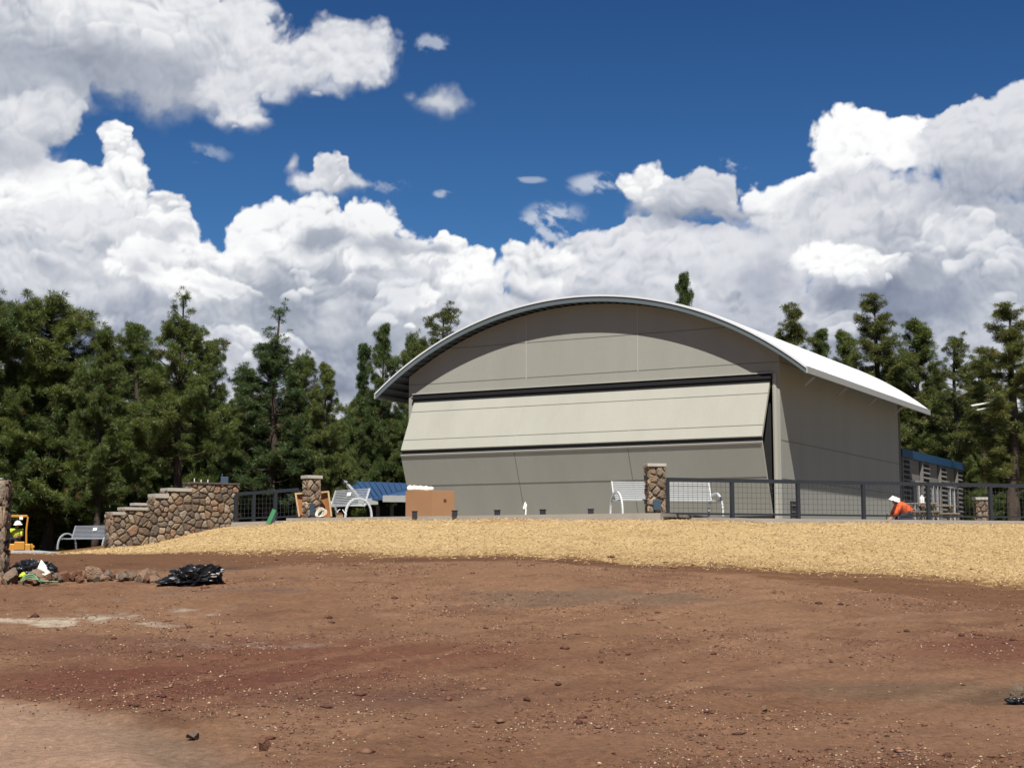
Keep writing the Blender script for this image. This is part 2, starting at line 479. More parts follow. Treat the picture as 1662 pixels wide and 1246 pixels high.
class MB:
    """collects solid shapes and links them as one mesh object"""
    def __init__(s):
        s.v = []; s.f = []; s.m = []; s.c = []; s.mi = 0; s.col = (1, 1, 1); s.sm = []; s.smooth = False
    def add(s, vs, fs):
        b = len(s.v)
        s.v += [Vector(v) for v in vs]; s.c += [s.col] * len(vs)
        for f in fs:
            s.f.append([b + i for i in f]); s.m.append(s.mi); s.sm.append(s.smooth)
        return s
    def box(s, lo, hi, fr=None):
        x0, y0, z0 = lo; x1, y1, z1 = hi
        vs = [(x0, y0, z0), (x1, y0, z0), (x1, y1, z0), (x0, y1, z0), (x0, y0, z1), (x1, y0, z1), (x1, y1, z1), (x0, y1, z1)]
        if fr: vs = [fr(*v) for v in vs]
        return s.add(vs, [(3, 2, 1, 0), (4, 5, 6, 7), (0, 1, 5, 4), (1, 2, 6, 5), (2, 3, 7, 6), (3, 0, 4, 7)])
    def obox(s, c, ax, ay, az):
        c = Vector(c); ax = Vector(ax); ay = Vector(ay); az = Vector(az)
        vs = [c + i * ax + j * ay + k * az for k in (-1, 1) for i, j in ((-1, -1), (1, -1), (1, 1), (-1, 1))]
        return s.add(vs, [(3, 2, 1, 0), (4, 5, 6, 7), (0, 1, 5, 4), (1, 2, 6, 5), (2, 3, 7, 6), (3, 0, 4, 7)])
    def bar(s, a, b, w, h, up=(0, 0, 1)):
        a = Vector(a); b = Vector(b); d = (b - a); L = d.length; d = d / L
        sd_ = d.cross(Vector(up))
        if sd_.length < 1e-4: sd_ = d.cross(Vector((1, 0, 0)))
        sd_.normalize(); u = sd_.cross(d)
        return s.obox((a + b) / 2, d * L / 2, sd_ * w / 2, u * h / 2)
    def tube(s, pts, rs, n=8, cap=True):
        pts = [Vector(p) for p in pts]
        if not hasattr(rs, '__len__'): rs = [rs] * len(pts)
        vs = []; fs = []
        t0 = (pts[1] - pts[0]).normalized()
        ref = Vector((0, 0, 1)) if abs(t0.z) < 0.9 else Vector((1, 0, 0))
        for i, p in enumerate(pts):
            t = (pts[min(i + 1, len(pts) - 1)] - pts[max(i - 1, 0)]).normalized()
            a = t.cross(ref)
            if a.length < 1e-3: a = t.cross(Vector((0, 1, 0)))
            a.normalize(); b = t.cross(a); ref = a.cross(t) if False else ref
            for k in range(n):
                an = 2 * PI * k / n
                vs.append(p + (a * math.cos(an) + b * math.sin(an)) * rs[i])
        for i in range(len(pts) - 1):
            for k in range(n):
                fs.append((i * n + k, i * n + (k + 1) % n, (i + 1) * n + (k + 1) % n, (i + 1) * n + k))
        if cap:
            fs.append(tuple(range(n - 1, -1, -1))); fs.append(tuple(range((len(pts) - 1) * n, len(pts) * n)))
        return s.add(vs, fs)
    def prism(s, poly, off):
        """poly: list of 3-D points, extruded by the vector off"""
        n = len(poly); off = Vector(off)
        vs = [Vector(p) for p in poly] + [Vector(p) + off for p in poly]
        return s.add(vs, [tuple(range(n - 1, -1, -1)), tuple(range(n, 2 * n))] + [(i, (i + 1) % n, n + (i + 1) % n, n + i) for i in range(n)])
    def build(s, name, mats, parent=None, bevel=0.0, loc=None, col=False):
        o3 = origin(parent) if parent is not None else Vector(loc or (0, 0, 0))
        me = bpy.data.meshes.new(name)
        me.from_pydata([tuple(v - o3) for v in s.v], [], s.f)
        me.polygons.foreach_set('material_index', s.m); me.polygons.foreach_set('use_smooth', s.sm)
        if col:
            at_ = me.color_attributes.new('Col', 'FLOAT_COLOR', 'POINT')
            at_.data.foreach_set('color', np.array([(*c, 1) for c in s.c], dtype=np.float32).ravel())
        bm = bmesh.new(); bm.from_mesh(me); bmesh.ops.recalc_face_normals(bm, faces=bm.faces); bm.to_mesh(me); bm.free()
        o = link(name, me, mats, parent)
        if parent is None: o.location = o3
        if bevel:
            b = o.modifiers.new('bevel', 'BEVEL'); b.width = bevel; b.segments = 2; b.limit_method = 'ANGLE'
        return o

# ------------------------------------------------------------------ materials
def mat(name, color=(0.5, 0.5, 0.5), rough=0.7, metal=0.0, var=0.0, vscale=3.0, bump=0.0, bscale=40.0, spec=0.4, attr=None, bdist=0.02, vdetail=5.0, var2=0.0, v2scale=30.0, streak=False, k=0.68):
    m = bpy.data.materials.new(name); m.use_nodes = True; nt = m.node_tree; N = nt.nodes; L = nt.links
    b = N['Principled BSDF']
    b.inputs['Roughness'].default_value = rough; b.inputs['Metallic'].default_value = metal
    b.inputs['Specular IOR Level'].default_value = spec
    tc_ = N.new('ShaderNodeTexCoord')
    if attr:
        a = N.new('ShaderNodeAttribute'); a.attribute_name = attr; base = a.outputs['Color']
    else:
        a = N.new('ShaderNodeRGB'); a.outputs[0].default_value = (*[c_ * k for c_ in color], 1); base = a.outputs[0]
    if attr:
        sc_ = N.new('ShaderNodeVectorMath'); sc_.operation = 'SCALE'; L.new(base, sc_.inputs[0]); sc_.inputs['Scale'].default_value = k; base = sc_.outputs[0]
    def vary(base, amt, sc, det, zs=1.0):
        mp = N.new('ShaderNodeMapping'); L.new(tc_.outputs['Object'], mp.inputs[0]); mp.inputs['Scale'].default_value = (1, 1, zs)
        n = N.new('ShaderNodeTexNoise'); n.inputs['Scale'].default_value = sc; n.inputs['Detail'].default_value = det; n.inputs['Roughness'].default_value = 0.6
        L.new(mp.outputs[0], n.inputs['Vector'])
        mr = N.new('ShaderNodeMapRange'); L.new(n.outputs['Fac'], mr.inputs[0])
        mr.inputs[1].default_value = 0.25; mr.inputs[2].default_value = 0.75; mr.inputs[3].default_value = 1 - amt; mr.inputs[4].default_value = 1 + amt
        mx_ = N.new('ShaderNodeVectorMath'); mx_.operation = 'SCALE'; L.new(base, mx_.inputs[0]); L.new(mr.outputs[0], mx_.inputs['Scale'])
        return mx_.outputs[0]
    if var: base = vary(base, var, vscale, vdetail, 0.15 if streak else 1.0)
    if var2: base = vary(base, var2, v2scale, 3.0)
    L.new(base, b.inputs['Base Color'])
    if bump:
        n = N.new('ShaderNodeTexNoise'); n.inputs['Scale'].default_value = bscale; n.inputs['Detail'].default_value = 6.0
        L.new(tc_.outputs['Object'], n.inputs['Vector'])
        bp = N.new('ShaderNodeBump'); bp.inputs['Strength'].default_value = bump; bp.inputs['Distance'].default_value = bdist
        L.new(n.outputs['Fac'], bp.inputs['Height']); L.new(bp.outputs[0], b.inputs['Normal'])
    return m

MT = dict(
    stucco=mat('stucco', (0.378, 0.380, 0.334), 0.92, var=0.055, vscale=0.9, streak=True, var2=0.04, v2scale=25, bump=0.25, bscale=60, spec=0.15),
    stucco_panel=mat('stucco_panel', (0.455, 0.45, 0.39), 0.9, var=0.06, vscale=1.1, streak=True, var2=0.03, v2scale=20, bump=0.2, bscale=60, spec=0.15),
    joint=mat('joint', (0.20, 0.19, 0.17), 0.9),
    bead=mat('bead', (0.47, 0.45, 0.40), 0.8),
    black=mat('black_rubber', (0.012, 0.013, 0.015), 0.6, var=0.2),
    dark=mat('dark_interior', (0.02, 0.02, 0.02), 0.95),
    roof=mat('roof_metal', (0.66, 0.68, 0.69), 0.45, metal=0.15, var=0.04, vscale=0.7, spec=0.5, k=0.95),
    fascia=mat('fascia_metal', (0.16, 0.20, 0.22), 0.5, metal=0.2, var=0.08, vscale=1.0),
    soffit=mat('soffit', (0.11, 0.125, 0.14), 0.6, metal=0.2, var=0.1),
    steel=mat('painted_steel', (0.030, 0.036, 0.047), 0.5, spec=0.4, var=0.12, vscale=3),
    wire=mat('wire', (0.05, 0.055, 0.06), 0.5),
    alu=mat('bench_metal', (0.70, 0.73, 0.75), 0.45, var=0.05, k=0.74),
    alug=mat('bench_metal_grey', (0.52, 0.55, 0.60), 0.5, var=0.06),
    concrete=mat('concrete', (0.46, 0.42, 0.37), 0.9, var=0.10, vscale=1.5, var2=0.06, v2scale=40, bump=0.2, bscale=30),
    slab=mat('slab', (0.40, 0.36, 0.31), 0.9, var=0.12, vscale=1.2, bump=0.15, bscale=30),
    pad=mat('pad', (0.42, 0.44, 0.46), 0.8, var=0.08, vscale=1.0, bump=0.1),
    cap=mat('cap_stone', (0.50, 0.47, 0.42), 0.9, var=0.10, vscale=4, var2=0.08, v2scale=40, bump=0.3, bscale=30),
    stone=mat('field_stone', rough=0.92, attr='Col', var=0.20, vscale=5, var2=0.22, v2scale=28, bump=0.7, bscale=22, spec=0.2, bdist=0.03),
    mortar=mat('mortar', (0.12, 0.10, 0.085), 0.95, var=0.15, vscale=10, bump=0.5, bscale=40),
    blue=mat('blue_roof', (0.042, 0.10, 0.22), 0.45, metal=0.1, var=0.06, vscale=0.8),
    blued=mat('blue_fascia', (0.012, 0.065, 0.15), 0.5, var=0.08),
    trim=mat('pale_trim', (0.42, 0.43, 0.42), 0.7, var=0.06),
    greywall=mat('grey_wall', (0.20, 0.185, 0.165), 0.9, var=0.08),
    louver=mat('louver_slat', (0.20, 0.19, 0.175), 0.8, var=0.08),
    frame=mat('window_frame', (0.42, 0.43, 0.43), 0.6),
    glass=mat('window_glass', (0.015, 0.018, 0.02), 0.08, spec=0.7),
    card=mat('cardboard', (0.42, 0.23, 0.12), 0.85, var=0.07, vscale=1.2, spec=0.2),
    cardd=mat('cardboard_dark', (0.10, 0.05, 0.025), 0.9),
    foam=mat('white_foam', (0.80, 0.76, 0.64), 0.8, var=0.08, vscale=6, bump=0.3, bscale=8, bdist=0.05, k=0.95),
    ply=mat('plywood', (0.42, 0.17, 0.06), 0.8, var=0.22, vscale=4, bump=0.1),
    lumber=mat('lumber', (0.66, 0.45, 0.24), 0.8, var=0.12, vscale=8),
    plastic=mat('black_plastic', (0.010, 0.011, 0.014), 0.38, spec=0.45, bump=0.5, bscale=9, bdist=0.03),
    white=mat('white_paint', (0.80, 0.80, 0.78), 0.6, var=0.04, k=0.95),
    green=mat('green_plastic', (0.035, 0.19, 0.07), 0.5, var=0.08),
    hose=mat('green_hose', (0.16, 0.42, 0.22), 0.5),
    bluebox=mat('blue_box', (0.05, 0.085, 0.13), 0.6, var=0.1),
    yellow=mat('machine_yellow', (0.72, 0.33, 0.045), 0.45, var=0.08, vscale=3),
    orange=mat('safety_orange', (0.92, 0.14, 0.03), 0.8, var=0.08, vscale=6, bump=0.5, bscale=7, bdist=0.06),
    lime=mat('safety_lime', (0.62, 0.78, 0.06), 0.8, var=0.08, vscale=6, bump=0.4, bscale=8, bdist=0.05),
    skin=mat('skin', (0.42, 0.22, 0.14), 0.6),
    denim=mat('dark_trousers', (0.03, 0.035, 0.05), 0.9, var=0.1),
    boot=mat('boot', (0.06, 0.04, 0.025), 0.8),
    needle=None, bark=mat('bark', (0.085, 0.060, 0.045), 0.95, var=0.35, vscale=7, bump=0.8, bscale=14, streak=True, bdist=0.05),
    woodtable=mat('weathered_table', (0.30, 0.24, 0.17), 0.9, var=0.15, vscale=6),
)

def needle_mat():
    m = bpy.data.materials.new('pine_needles'); m.use_nodes = True; nt = m.node_tree; N = nt.nodes; L = nt.links
    N.clear()
    a = N.new('ShaderNodeAttribute'); a.attribute_name = 'Col'
    oi = N.new('ShaderNodeObjectInfo')
    hs = N.new('ShaderNodeHueSaturation')
    mr = N.new('ShaderNodeMapRange'); L.new(oi.outputs['Random'], mr.inputs[0]); mr.inputs[3].default_value = 0.485; mr.inputs[4].default_value = 0.515
    mv = N.new('ShaderNodeMapRange'); L.new(oi.outputs['Random'], mv.inputs[0]); mv.inputs[3].default_value = 1.12; mv.inputs[4].default_value = 0.80
    L.new(a.outputs['Color'], hs.inputs['Color']); L.new(mr.outputs[0], hs.inputs['Hue']); L.new(mv.outputs[0], hs.inputs['Value'])
    d = N.new('ShaderNodeBsdfDiffuse'); t = N.new('ShaderNodeBsdfTranslucent'); g = N.new('ShaderNodeBsdfGlossy')
    g.inputs['Roughness'].default_value = 0.45; g.inputs['Color'].default_value = (0.5, 0.55, 0.5, 1)
    L.new(hs.outputs[0], d.inputs[0]); L.new(hs.outputs[0], t.inputs[0])
    m1 = N.new('ShaderNodeMixShader'); m1.inputs[0].default_value = 0.35; L.new(d.outputs[0], m1.inputs[1]); L.new(t.outputs[0], m1.inputs[2])
    m2 = N.new('ShaderNodeMixShader'); m2.inputs[0].default_value = 0.05; L.new(m1.outputs[0], m2.inputs[1]); L.new(g.outputs[0], m2.inputs[2])
    o = N.new('ShaderNodeOutputMaterial'); L.new(m2.outputs[0], o.inputs['Surface'])
    return m
MT['needle'] = needle_mat()

# ------------------------------------------------------------------ survey of the place
D1 = Vector((-0.87661, 0.48120, 0.0))      # along the hangar front, to the left and away
D2 = Vector((0.48120, 0.87661, 0.0))       # along the hangar side, away
CC = Vector((8.0159, 44.0, 0.0))           # front right corner of the hangar
DECK = CAMZ + 1.03
WALK = CAMZ + 0.93
P2 = Vector((3.745, 39.0, 0.0))            # the pillar at the right end of the terrace
def B(t, s, z):
    return CC + D1 * t + D2 * s + Vector((0, 0, z))
F0 = Vector((4.10, 39.3, 0)); F1 = Vector((14.96, 43.5, 0)); FD = (F1 - F0).normalized()   # railing line
FN = Vector((FD.y, -FD.x, 0))
DA = P2 + D1 * 11.7 - D2 * 0.45; DB = P2 - D1 * 0.36 - D2 * 0.45
deck_poly = [DA, DB, DB + D2 * 40, DA + D2 * 12 + D1 * 6]
W0 = DB - D1 * 0.004 + D2 * 0.10
walk_poly = [W0, W0 + FD * 0.02, F0 + FN * 0.14 + FD * 0.05, F1 + FD * 16 + FN * 0.14, F1 + FD * 16 + D2 * 40, W0 + D2 * 40]

# ------------------------------------------------------------------ terrain
_cols = {
    -300: [(27, -.52), (32, -.2), (38, -.05), (45, .02), (50, -.1), (60, -.6), (80, -.4), (120, .8), (300, 2)],
    60: [(27, -.52), (32, -.2), (38, -.05), (45, .05), (50, 0), (60, -.6), (80, -.3), (120, .8), (300, 2)],
    200: [(27, -.48), (32, -.12), (38, .0), (43, .17), (50, .28), (60, .2), (80, .3), (120, 1), (300, 2)],
    385: [(27, -.45), (33, -.1), (37, .15), (41, .48), (45.5, .85), (60, .5), (80, .5), (120, 1), (300, 2)],
    500: [(27, -.42), (33.5, -.03), (44, .98), (60, .7), (80, .6), (120, 1), (300, 2)],
    620: [(27, -.42), (33.5, .0), (42.3, .98), (60, .8), (80, .7), (120, 1), (300, 2)],
    831: [(27, -.38), (32.5, -.02), (40.2, .95), (60, .85), (120, 1), (300, 2)],
    1080: [(27, -.48), (31.5, -.2), (38.7, .90), (60, .85), (120, 1), (300, 2)],
    1400: [(27, -.66), (31, -.36), (41.1, .86), (60, .85), (120, 1), (300, 2)],
    1662: [(27, -.85), (30, -.6), (43.0, .84), (60, .85), (120, 1), (300, 2)],
    2000: [(27, -.95), (30, -.65), (45, .84), (60, .9), (120, 1), (300, 2)],
}
_near = [(-400, -1.6), (5, -1.6), (10.5, -1.5), (16, -1.28), (22, -.93)]
_ca = np.array([(p - 831) / 2416.0 for p in _cols]); _yg = np.concatenate([np.arange(-400, 0, 20.0), np.arange(0, 130, 0.5), np.arange(130, 3000, 20.0)])
_tab = []
for p, l in _cols.items():
    xs, zs = zip(*(_near + l)); z_ = np.interp(_yg, xs, zs)
    _tab.append(z_)
_tab = np.array(_tab)
i0 = int(np.argmin(abs(_yg - 0))); i1 = int(np.argmin(abs(_yg - 129)))
_k = np.array([1, 2, 3, 2, 1]) / 9.0
for r_ in range(len(_tab)):
    _tab[r_, i0:i1] = np.convolve(np.pad(_tab[r_, i0:i1], 2, mode='edge'), _k, mode='valid')

def in_poly(X, Y, poly, inset=0.0):
    r = np.ones(X.shape, bool); c = sum((Vector(p) for p in poly), Vector()) / len(poly)
    for i in range(len(poly)):
        a = poly[i]; b = poly[(i + 1) % len(poly)]; e = (b - a)
        if e.length < 0.05: continue
        n = Vector((-e.y, e.x, 0)).normalized()
        if (c - a).dot(n) < 0: n = -n
        r &= ((X - a.x) * n.x + (Y - a.y) * n.y) > inset
    return r

def gz(X, Y, rough=True):
    X = np.asarray(X, float); Y = np.asarray(Y, float)
    A = np.clip(X / np.maximum(Y, 9.0), _ca[0], _ca[-1])
    yi = np.clip(np.interp(Y, _yg, np.arange(len(_yg))), 0, len(_yg) - 1.001); y0 = yi.astype(int); fy = yi - y0
    ai = np.clip(np.interp(A, _ca, np.arange(len(_ca))), 0, len(_ca) - 1.001); a0 = ai.astype(int); fa = ai - a0
    fa = fa * fa * (3 - 2 * fa)
    z = (_tab[a0, y0] * (1 - fa) + _tab[a0 + 1, y0] * fa) * (1 - fy) + (_tab[a0, y0 + 1] * (1 - fa) + _tab[a0 + 1, y0 + 1] * fa) * fy
    if rough:
        k = np.clip(60.0 / np.maximum(Y, 20), 0, 1)
        z = z + 0.05 * fbm(X, Y, 5.0, 4, 0.5, 31) * k + 0.075 * fbm(X, Y, 0.7, 4, 0.62, 32) * k * np.clip((34 - Y) / 8, 0.3, 1)
    for poly in (deck_poly, walk_poly):
        z = np.where(in_poly(X, Y, poly, 0.12), np.minimum(z, 0.78), z)
    return z + CAMZ

def gz1(x, y):
    return float(gz(np.array([x]), np.array([y]))[0])

def interp_px(X, Y, tab):
    """depth of a boundary line given as {photo column: depth}, at points X, Y"""
    A = X / np.maximum(Y, 1.0) * 2416 + 831
    return np.interp(A, list(tab.keys()), list(tab.values()))

MULCH_LO = {-400: 60, 84: 38.6, 120: 38.0, 200: 37.2, 385: 34.8, 620: 33.0, 831: 32.0, 1080: 31.0, 1400: 30.3, 1662: 29.6, 2000: 29.0}
MULCH_HI = {-400: 60, 84: 38.6, 120: 39.8, 185: 42.5, 205: 48, 2000: 48.0}
TRACK_LO = {-400: 26, 0: 28.5, 200: 29.5, 385: 30.4, 620: 30.9, 831: 30.3, 1080: 28.9, 1400: 27.2, 1662: 25.6, 2000: 24}

def build_ground():
    def axis(lo, hi, dense, parts):
        a = [lo]
        while a[-1] < hi:
            x = a[-1]
            st = next(s_ for (l, h, s_) in parts if l <= x < h)
            a.append(x + st)
        return np.array(a)
    xs = axis(-1500, 1500, None, [(-1500, -200, 100), (-200, -40, 8), (-40, -15, 0.8), (-15, 14.99, 0.085), (14.99, 40, 0.8), (40, 200, 8), (200, 1600, 100)])
    ys = axis(-400, 3000, None, [(-400, -40, 40), (-40, 4, 2), (4, 9, 0.3), (9, 18, 0.06), (18, 30, 0.075), (30, 46, 0.09), (46, 70, 0.5), (70, 200, 5), (200, 3100, 100)])
    X, Y = np.meshgrid(xs, ys)
    Z = gz(X, Y)
    n1 = fbm(X, Y, 2.2, 5, 0.55, 41); n2 = fbm(X, Y, 0.5, 4, 0.6, 42); n3 = fbm(X, Y * 0.6, 7.0, 4, 0.5, 43); n4 = fbm(X, Y, 1.2, 4, 0.6, 44)
    e = n1 * 0.9 + n2 * 0.7
    mulch = (Y > interp_px(X, Y, MULCH_LO) + e * 1.0 + 1.3 * fbm(X, Y, 0.16, 2, 0.6, 79)) & (Y < interp_px(X, Y, MULCH_HI) + e * 0.4)
    track = (Y > interp_px(X, Y, TRACK_LO) + e * 0.9) & (~mulch) & (Y < 46) & (Y <= interp_px(X, Y, MULCH_LO) + e * 1.0 + 1.5)
    # tan path, a worn curve at the lower left
    R = np.hypot((X + 6.8) / 5.83, (Y - 6.6) / 7.69)
    path = (R < 1 + 0.035 * n1 + 0.015 * n2) & (Y < 16) & (Y > -10)
    def C(*a): return np.array(srgb(*a)) * 0.95
    px = X / np.maximum(Y, 5) * 2416 + 831
    col = np.zeros(X.shape + (3,)) + C(140, 103, 78)
    def mixin(mask, c):
        nonlocal col
        mk = np.clip(mask, 0, 1)[..., None]; col = col * (1 - mk) + c * mk
    mixin(smooth(n3 * 1.6 + n1 * 0.6, 0.0, 0.6), C(152, 116, 89))
    mixin(smooth(-n3 * 1.4 + n4 * 0.8, 0.1, 0.7), C(117, 82, 62))
    mixin(smooth(n2 * 1.2 + n4 * 0.7, 0.12, 0.55) * 0.40, C(106, 74, 57)); mixin(smooth(-n2 * 1.2 + n1 * 0.6, 0.15, 0.6) * 0.35, C(166, 128, 100))
    def spot(cx, cy, rx, ry, c, k=1.0, no=0.5):
        r = np.hypot((X - cx) / rx, (Y - cy) / ry); mixin(smooth(1 - r + no * n1 + 0.3 * n4, 0.0, 0.7) * k, c)
    spot(-3.6, 15.5, 3.6, 2.6, C(116, 70, 57), 0.8)
    spot(-2.0, 17.5, 3.6, 2.2, C(122, 76, 58), 0.7)
    spot(-0.9, 14.0, 1.9, 1.2, C(110, 78, 68), 0.6)
    spot(-5.2, 18.6, 2.6, 1.4, C(118, 82, 68), 0.6)
    spot(6.0, 18.0, 2.2, 2.0, C(122, 76, 62), 0.6)
    spot(1.4, 24.0, 2.6, 1.4, C(120, 104, 88), 0.6, 0.9)
    spot(4.2, 14.5, 1.6, 1.0, C(112, 96, 76), 0.6, 0.9)
    spot(1.6, 12.2, 4.0, 2.2, C(156, 118, 92), 0.7, 0.8)
    spot(3.2, 17.0, 2.5, 2.0, C(146, 108, 84), 0.6, 0.9)
    # spilled pale mortar on the left
    fr_ = smooth(n2 + 0.7 * n1 + 0.3 * fbm(X, Y, 0.18, 3, 0.6, 77), -0.12, 0.28)
    def torn(cx, cy, rx, ry, c, k):
        r = np.hypot((X - cx) / rx, (Y - cy) / ry); mixin(smooth(1 - r + 0.9 * n1, 0.0, 0.5) * k * fr_, c)
    torn(-6.6, 21.2, 2.2, 0.9, C(206, 190, 168), 0.95)
    torn(-5.4, 22.8, 2.0, 0.8, C(186, 168, 148), 0.8)
    torn(-4.6, 24.3, 2.6, 0.8, C(150, 134, 118), 0.8)
    torn(-3.4, 18.6, 1.2, 0.5, C(166, 142, 128), 0.5)
    spot(-4.4, 25.2, 2.6, 0.5, C(120, 98, 86), 0.8, 1.0)
    spot(-6.6, 30.2, 2.8, 1.4, C(92, 74, 64), 0.9, 0.6)
    for k_ in (0.0, 1.65, 4.6, 6.1, -2.4):
        d_ = np.abs(Y - (12.2 + k_ * 1.5 + 1.65 * X - 0.06 * X * X) + 0.5 * n3) / 1.9
        mixin((1 - smooth(d_ + 0.15 * n1, 0.08, 0.22)) * 0.32 * smooth(n1 + 0.6 * n3, -0.35, 0.15), C(168, 130, 102)); mixin((1 - smooth(np.abs(d_ - 0.24), 0.0, 0.06)) * 0.25 * smooth(n1, -0.2, 0.2), C(112, 78, 60))
    tire = 0.5 + 0.5 * np.sin((Y - 0.18 * X + 0.5 * n3) * 2 * PI / 0.9)
    mixin((track * 1.0), C(126, 91, 66))
    mixin(track * smooth(tire + n1 * 0.8, 0.5, 1.1) * smooth(px, 300, 1200) * 0.7, C(150, 112, 80))
    mixin(track * smooth(-n1 + 0.3 * n2, 0.0, 0.5) * 0.6 * (1 - smooth(px, 900, 1400)), C(104, 72, 54))
    mixin(track * (1 - smooth(np.abs(Y - interp_px(X, Y, MULCH_LO) + 0.2), 0.0, 0.9)) * 0.5, C(150, 116, 76))
    mcol = np.zeros(X.shape + (3,)) + C(219, 188, 136)
    def mm(mask, c):
        nonlocal mcol
        mk = np.clip(mask, 0, 1)[..., None]; mcol = mcol * (1 - mk) + c * mk
    mm(smooth(n2 * 1.4 + n4 * 0.6, 0.10, 0.8) * 0.55, C(206, 172, 120))
    mm(smooth(n1 * 1.2 - n2 * 0.7 + 0.2 * n4, 0.22, 0.7) * 0.55, C(166, 124, 78))
    mm(smooth(-n4 - n2, 0.2, 0.9) * 0.5, C(232, 200, 144))
    lo = interp_px(X, Y, MULCH_LO)
    mm((1 - smooth(Y - lo + n4 * 1.5, -0.6, 2.4)) * 0.5, C(160, 122, 76))
    col = np.where(mulch[..., None], mcol, col)
    pcol = np.zeros(X.shape + (3,)) + C(182, 149, 124)
    mk = smooth(n1 + n3 * 0.5, -0.2, 0.5)[..., None]; pcol = pcol * (1 - mk * 0.6) + C(190, 156, 130) * mk * 0.6
    mk = smooth(1 - np.abs(R - 0.97) / 0.10 + 0.6 * n1, 0, 1)[..., None] * smooth(X, -4.5, -2.2)[..., None]; pcol = pcol * (1 - mk * 0.6) + C(116, 98, 80) * mk * 0.6
    pk = (1 - smooth(R + 0.035 * n1 + 0.02 * n2, 0.965, 1.035)) * (Y > -10); pk3 = pk[..., None]; col = pcol * pk3 + col * (1 - pk3)
    # forest floor and bare soil beyond the works
    back = smooth(Y, 46, 54) * (1 - mulch)
    mixin(back, C(92, 72, 48))
    bl = (1 - smooth(px, 180, 215)) * smooth(Y - interp_px(X, Y, MULCH_HI), 0.0, 1.0) * smooth(Y, 38.5, 41) * (1 - smooth(Y, 52, 56))
    mixin(bl, C(150, 110, 68)); mixin(bl * smooth(n1 + n2, 0.05, 0.5) * 0.7, C(104, 74, 46))
    zone = np.zeros(X.shape, int); zone[track] = 1; zone[mulch] = 2; zone[path] = 3
    Z = Z - 0.02 * pk
    Z = np.where(mulch, Z + 0.03 * fbm(X, Y, 0.25, 3, 0.6, 55), Z)
    V_ = np.stack([X, Y, Z], -1).reshape(-1, 3); cc = col.reshape(-1, 3)
    ny, nx = X.shape; idx = np.arange(ny * nx).reshape(ny, nx)
    q = np.stack([idx[:-1, :-1], idx[:-1, 1:], idx[1:, 1:], idx[1:, :-1]], -1).reshape(-1, 4)
    zf = zone[:-1, :-1].reshape(-1)
    names = ['dirt_ground', 'dirt_road', 'mulch_ground', 'dirt_path']
    gm = ground_mat('ground_soil', 0.34, 0.038); mmat = ground_mat('mulch', 0.30, 0.05); pm = ground_mat('path_soil', 0.16, 0.02)
    for i, nm in enumerate(names):
        fq = q[zf == i]; used, inv = np.unique(fq.ravel(), return_inverse=True)
        me = mesh_np(nm, V_[used], inv.reshape(-1, 4), cc[used], 'Col', True)
        o = link(nm, me, [gm, gm, mmat, gm][i]); tag(o, kind='structure')

def ground_mat(name, amp, bd):
    m = bpy.data.materials.new(name); m.use_nodes = True; nt = m.node_tree; N = nt.nodes; L = nt.links
    b = N['Principled BSDF']; b.inputs['Roughness'].default_value = 0.95; b.inputs['Specular IOR Level'].default_value = 0.15
    a = N.new('ShaderNodeAttribute'); a.attribute_name = 'Col'
    tc_ = N.new('ShaderNodeTexCoord')
    def noi(sc, det, ro=0.65):
        n = N.new('ShaderNodeTexNoise'); n.inputs['Scale'].default_value = sc; n.inputs['Detail'].default_value = det; n.inputs['Roughness'].default_value = ro
        L.new(tc_.outputs['Object'], n.inputs['Vector']); return n.outputs['Fac']
    def mr(v, a0, a1, b0, b1):
        n = N.new('ShaderNodeMapRange'); L.new(v, n.inputs[0])
        for i, x in zip((1, 2, 3, 4), (a0, a1, b0, b1)): n.inputs[i].default_value = x
        return n.outputs[0]
    K_ = N.new('ShaderNodeValue'); K_.outputs[0].default_value = 0.68
    f1 = noi(14, 8, 0.7); f2 = noi(60, 5, 0.7); f3 = noi(2.0, 6)
    def sc(c, f):
        v = N.new('ShaderNodeVectorMath'); v.operation = 'SCALE'; L.new(c, v.inputs[0]); L.new(f, v.inputs['Scale']); return v.outputs[0]
    c = sc(a.outputs['Color'], mr(f1, 0.3, 0.7, 1 - amp, 1 + amp)); c = sc(c, mr(f2, 0.3, 0.7, 1 - amp * 0.7, 1 + amp * 0.7)); c = sc(c, mr(f3, 0.3, 0.7, 0.9, 1.1))
    c = sc(c, K_.outputs[0]); L.new(c, b.inputs['Base Color'])
    bp = N.new('ShaderNodeBump'); bp.inputs['Strength'].default_value = 0.8; bp.inputs['Distance'].default_value = bd
    ad = N.new('ShaderNodeMath'); ad.operation = 'ADD'; L.new(f1, ad.inputs[0]); L.new(f2, ad.inputs[1])
    L.new(ad.outputs[0], bp.inputs['Height']); L.new(bp.outputs[0], b.inputs['Normal'])
    return m
build_ground()

# concrete terrace and walkway
mb = MB(); mb.prism([p + Vector((0, 0, DECK)) for p in deck_poly], (0, 0, -0.42)); o = mb.build('concrete_terrace', MT['slab']); tag(o, kind='structure')
mb = MB(); mb.prism([p + Vector((0, 0, WALK)) for p in walk_poly], (0, 0, -0.42)); o = mb.build('concrete_walkway', MT['slab']); tag(o, kind='structure')
# pale slab on the far left beyond the rubble
a_, b_ = at(-60, 901, 41), at(96, 899, 41.5)
pz = CAMZ + 0.02
mb = MB(); mb.prism([Vector((a_.x, 41, pz)), Vector((b_.x, 41.5, pz)), Vector((at(62, 890, 47).x, 47, pz + 0.06)), Vector((at(-60, 890, 47).x, 47, pz + 0.06))], (0, 0, -0.3))
o = mb.build('concrete_pad', MT['pad']); tag(o, kind='structure')

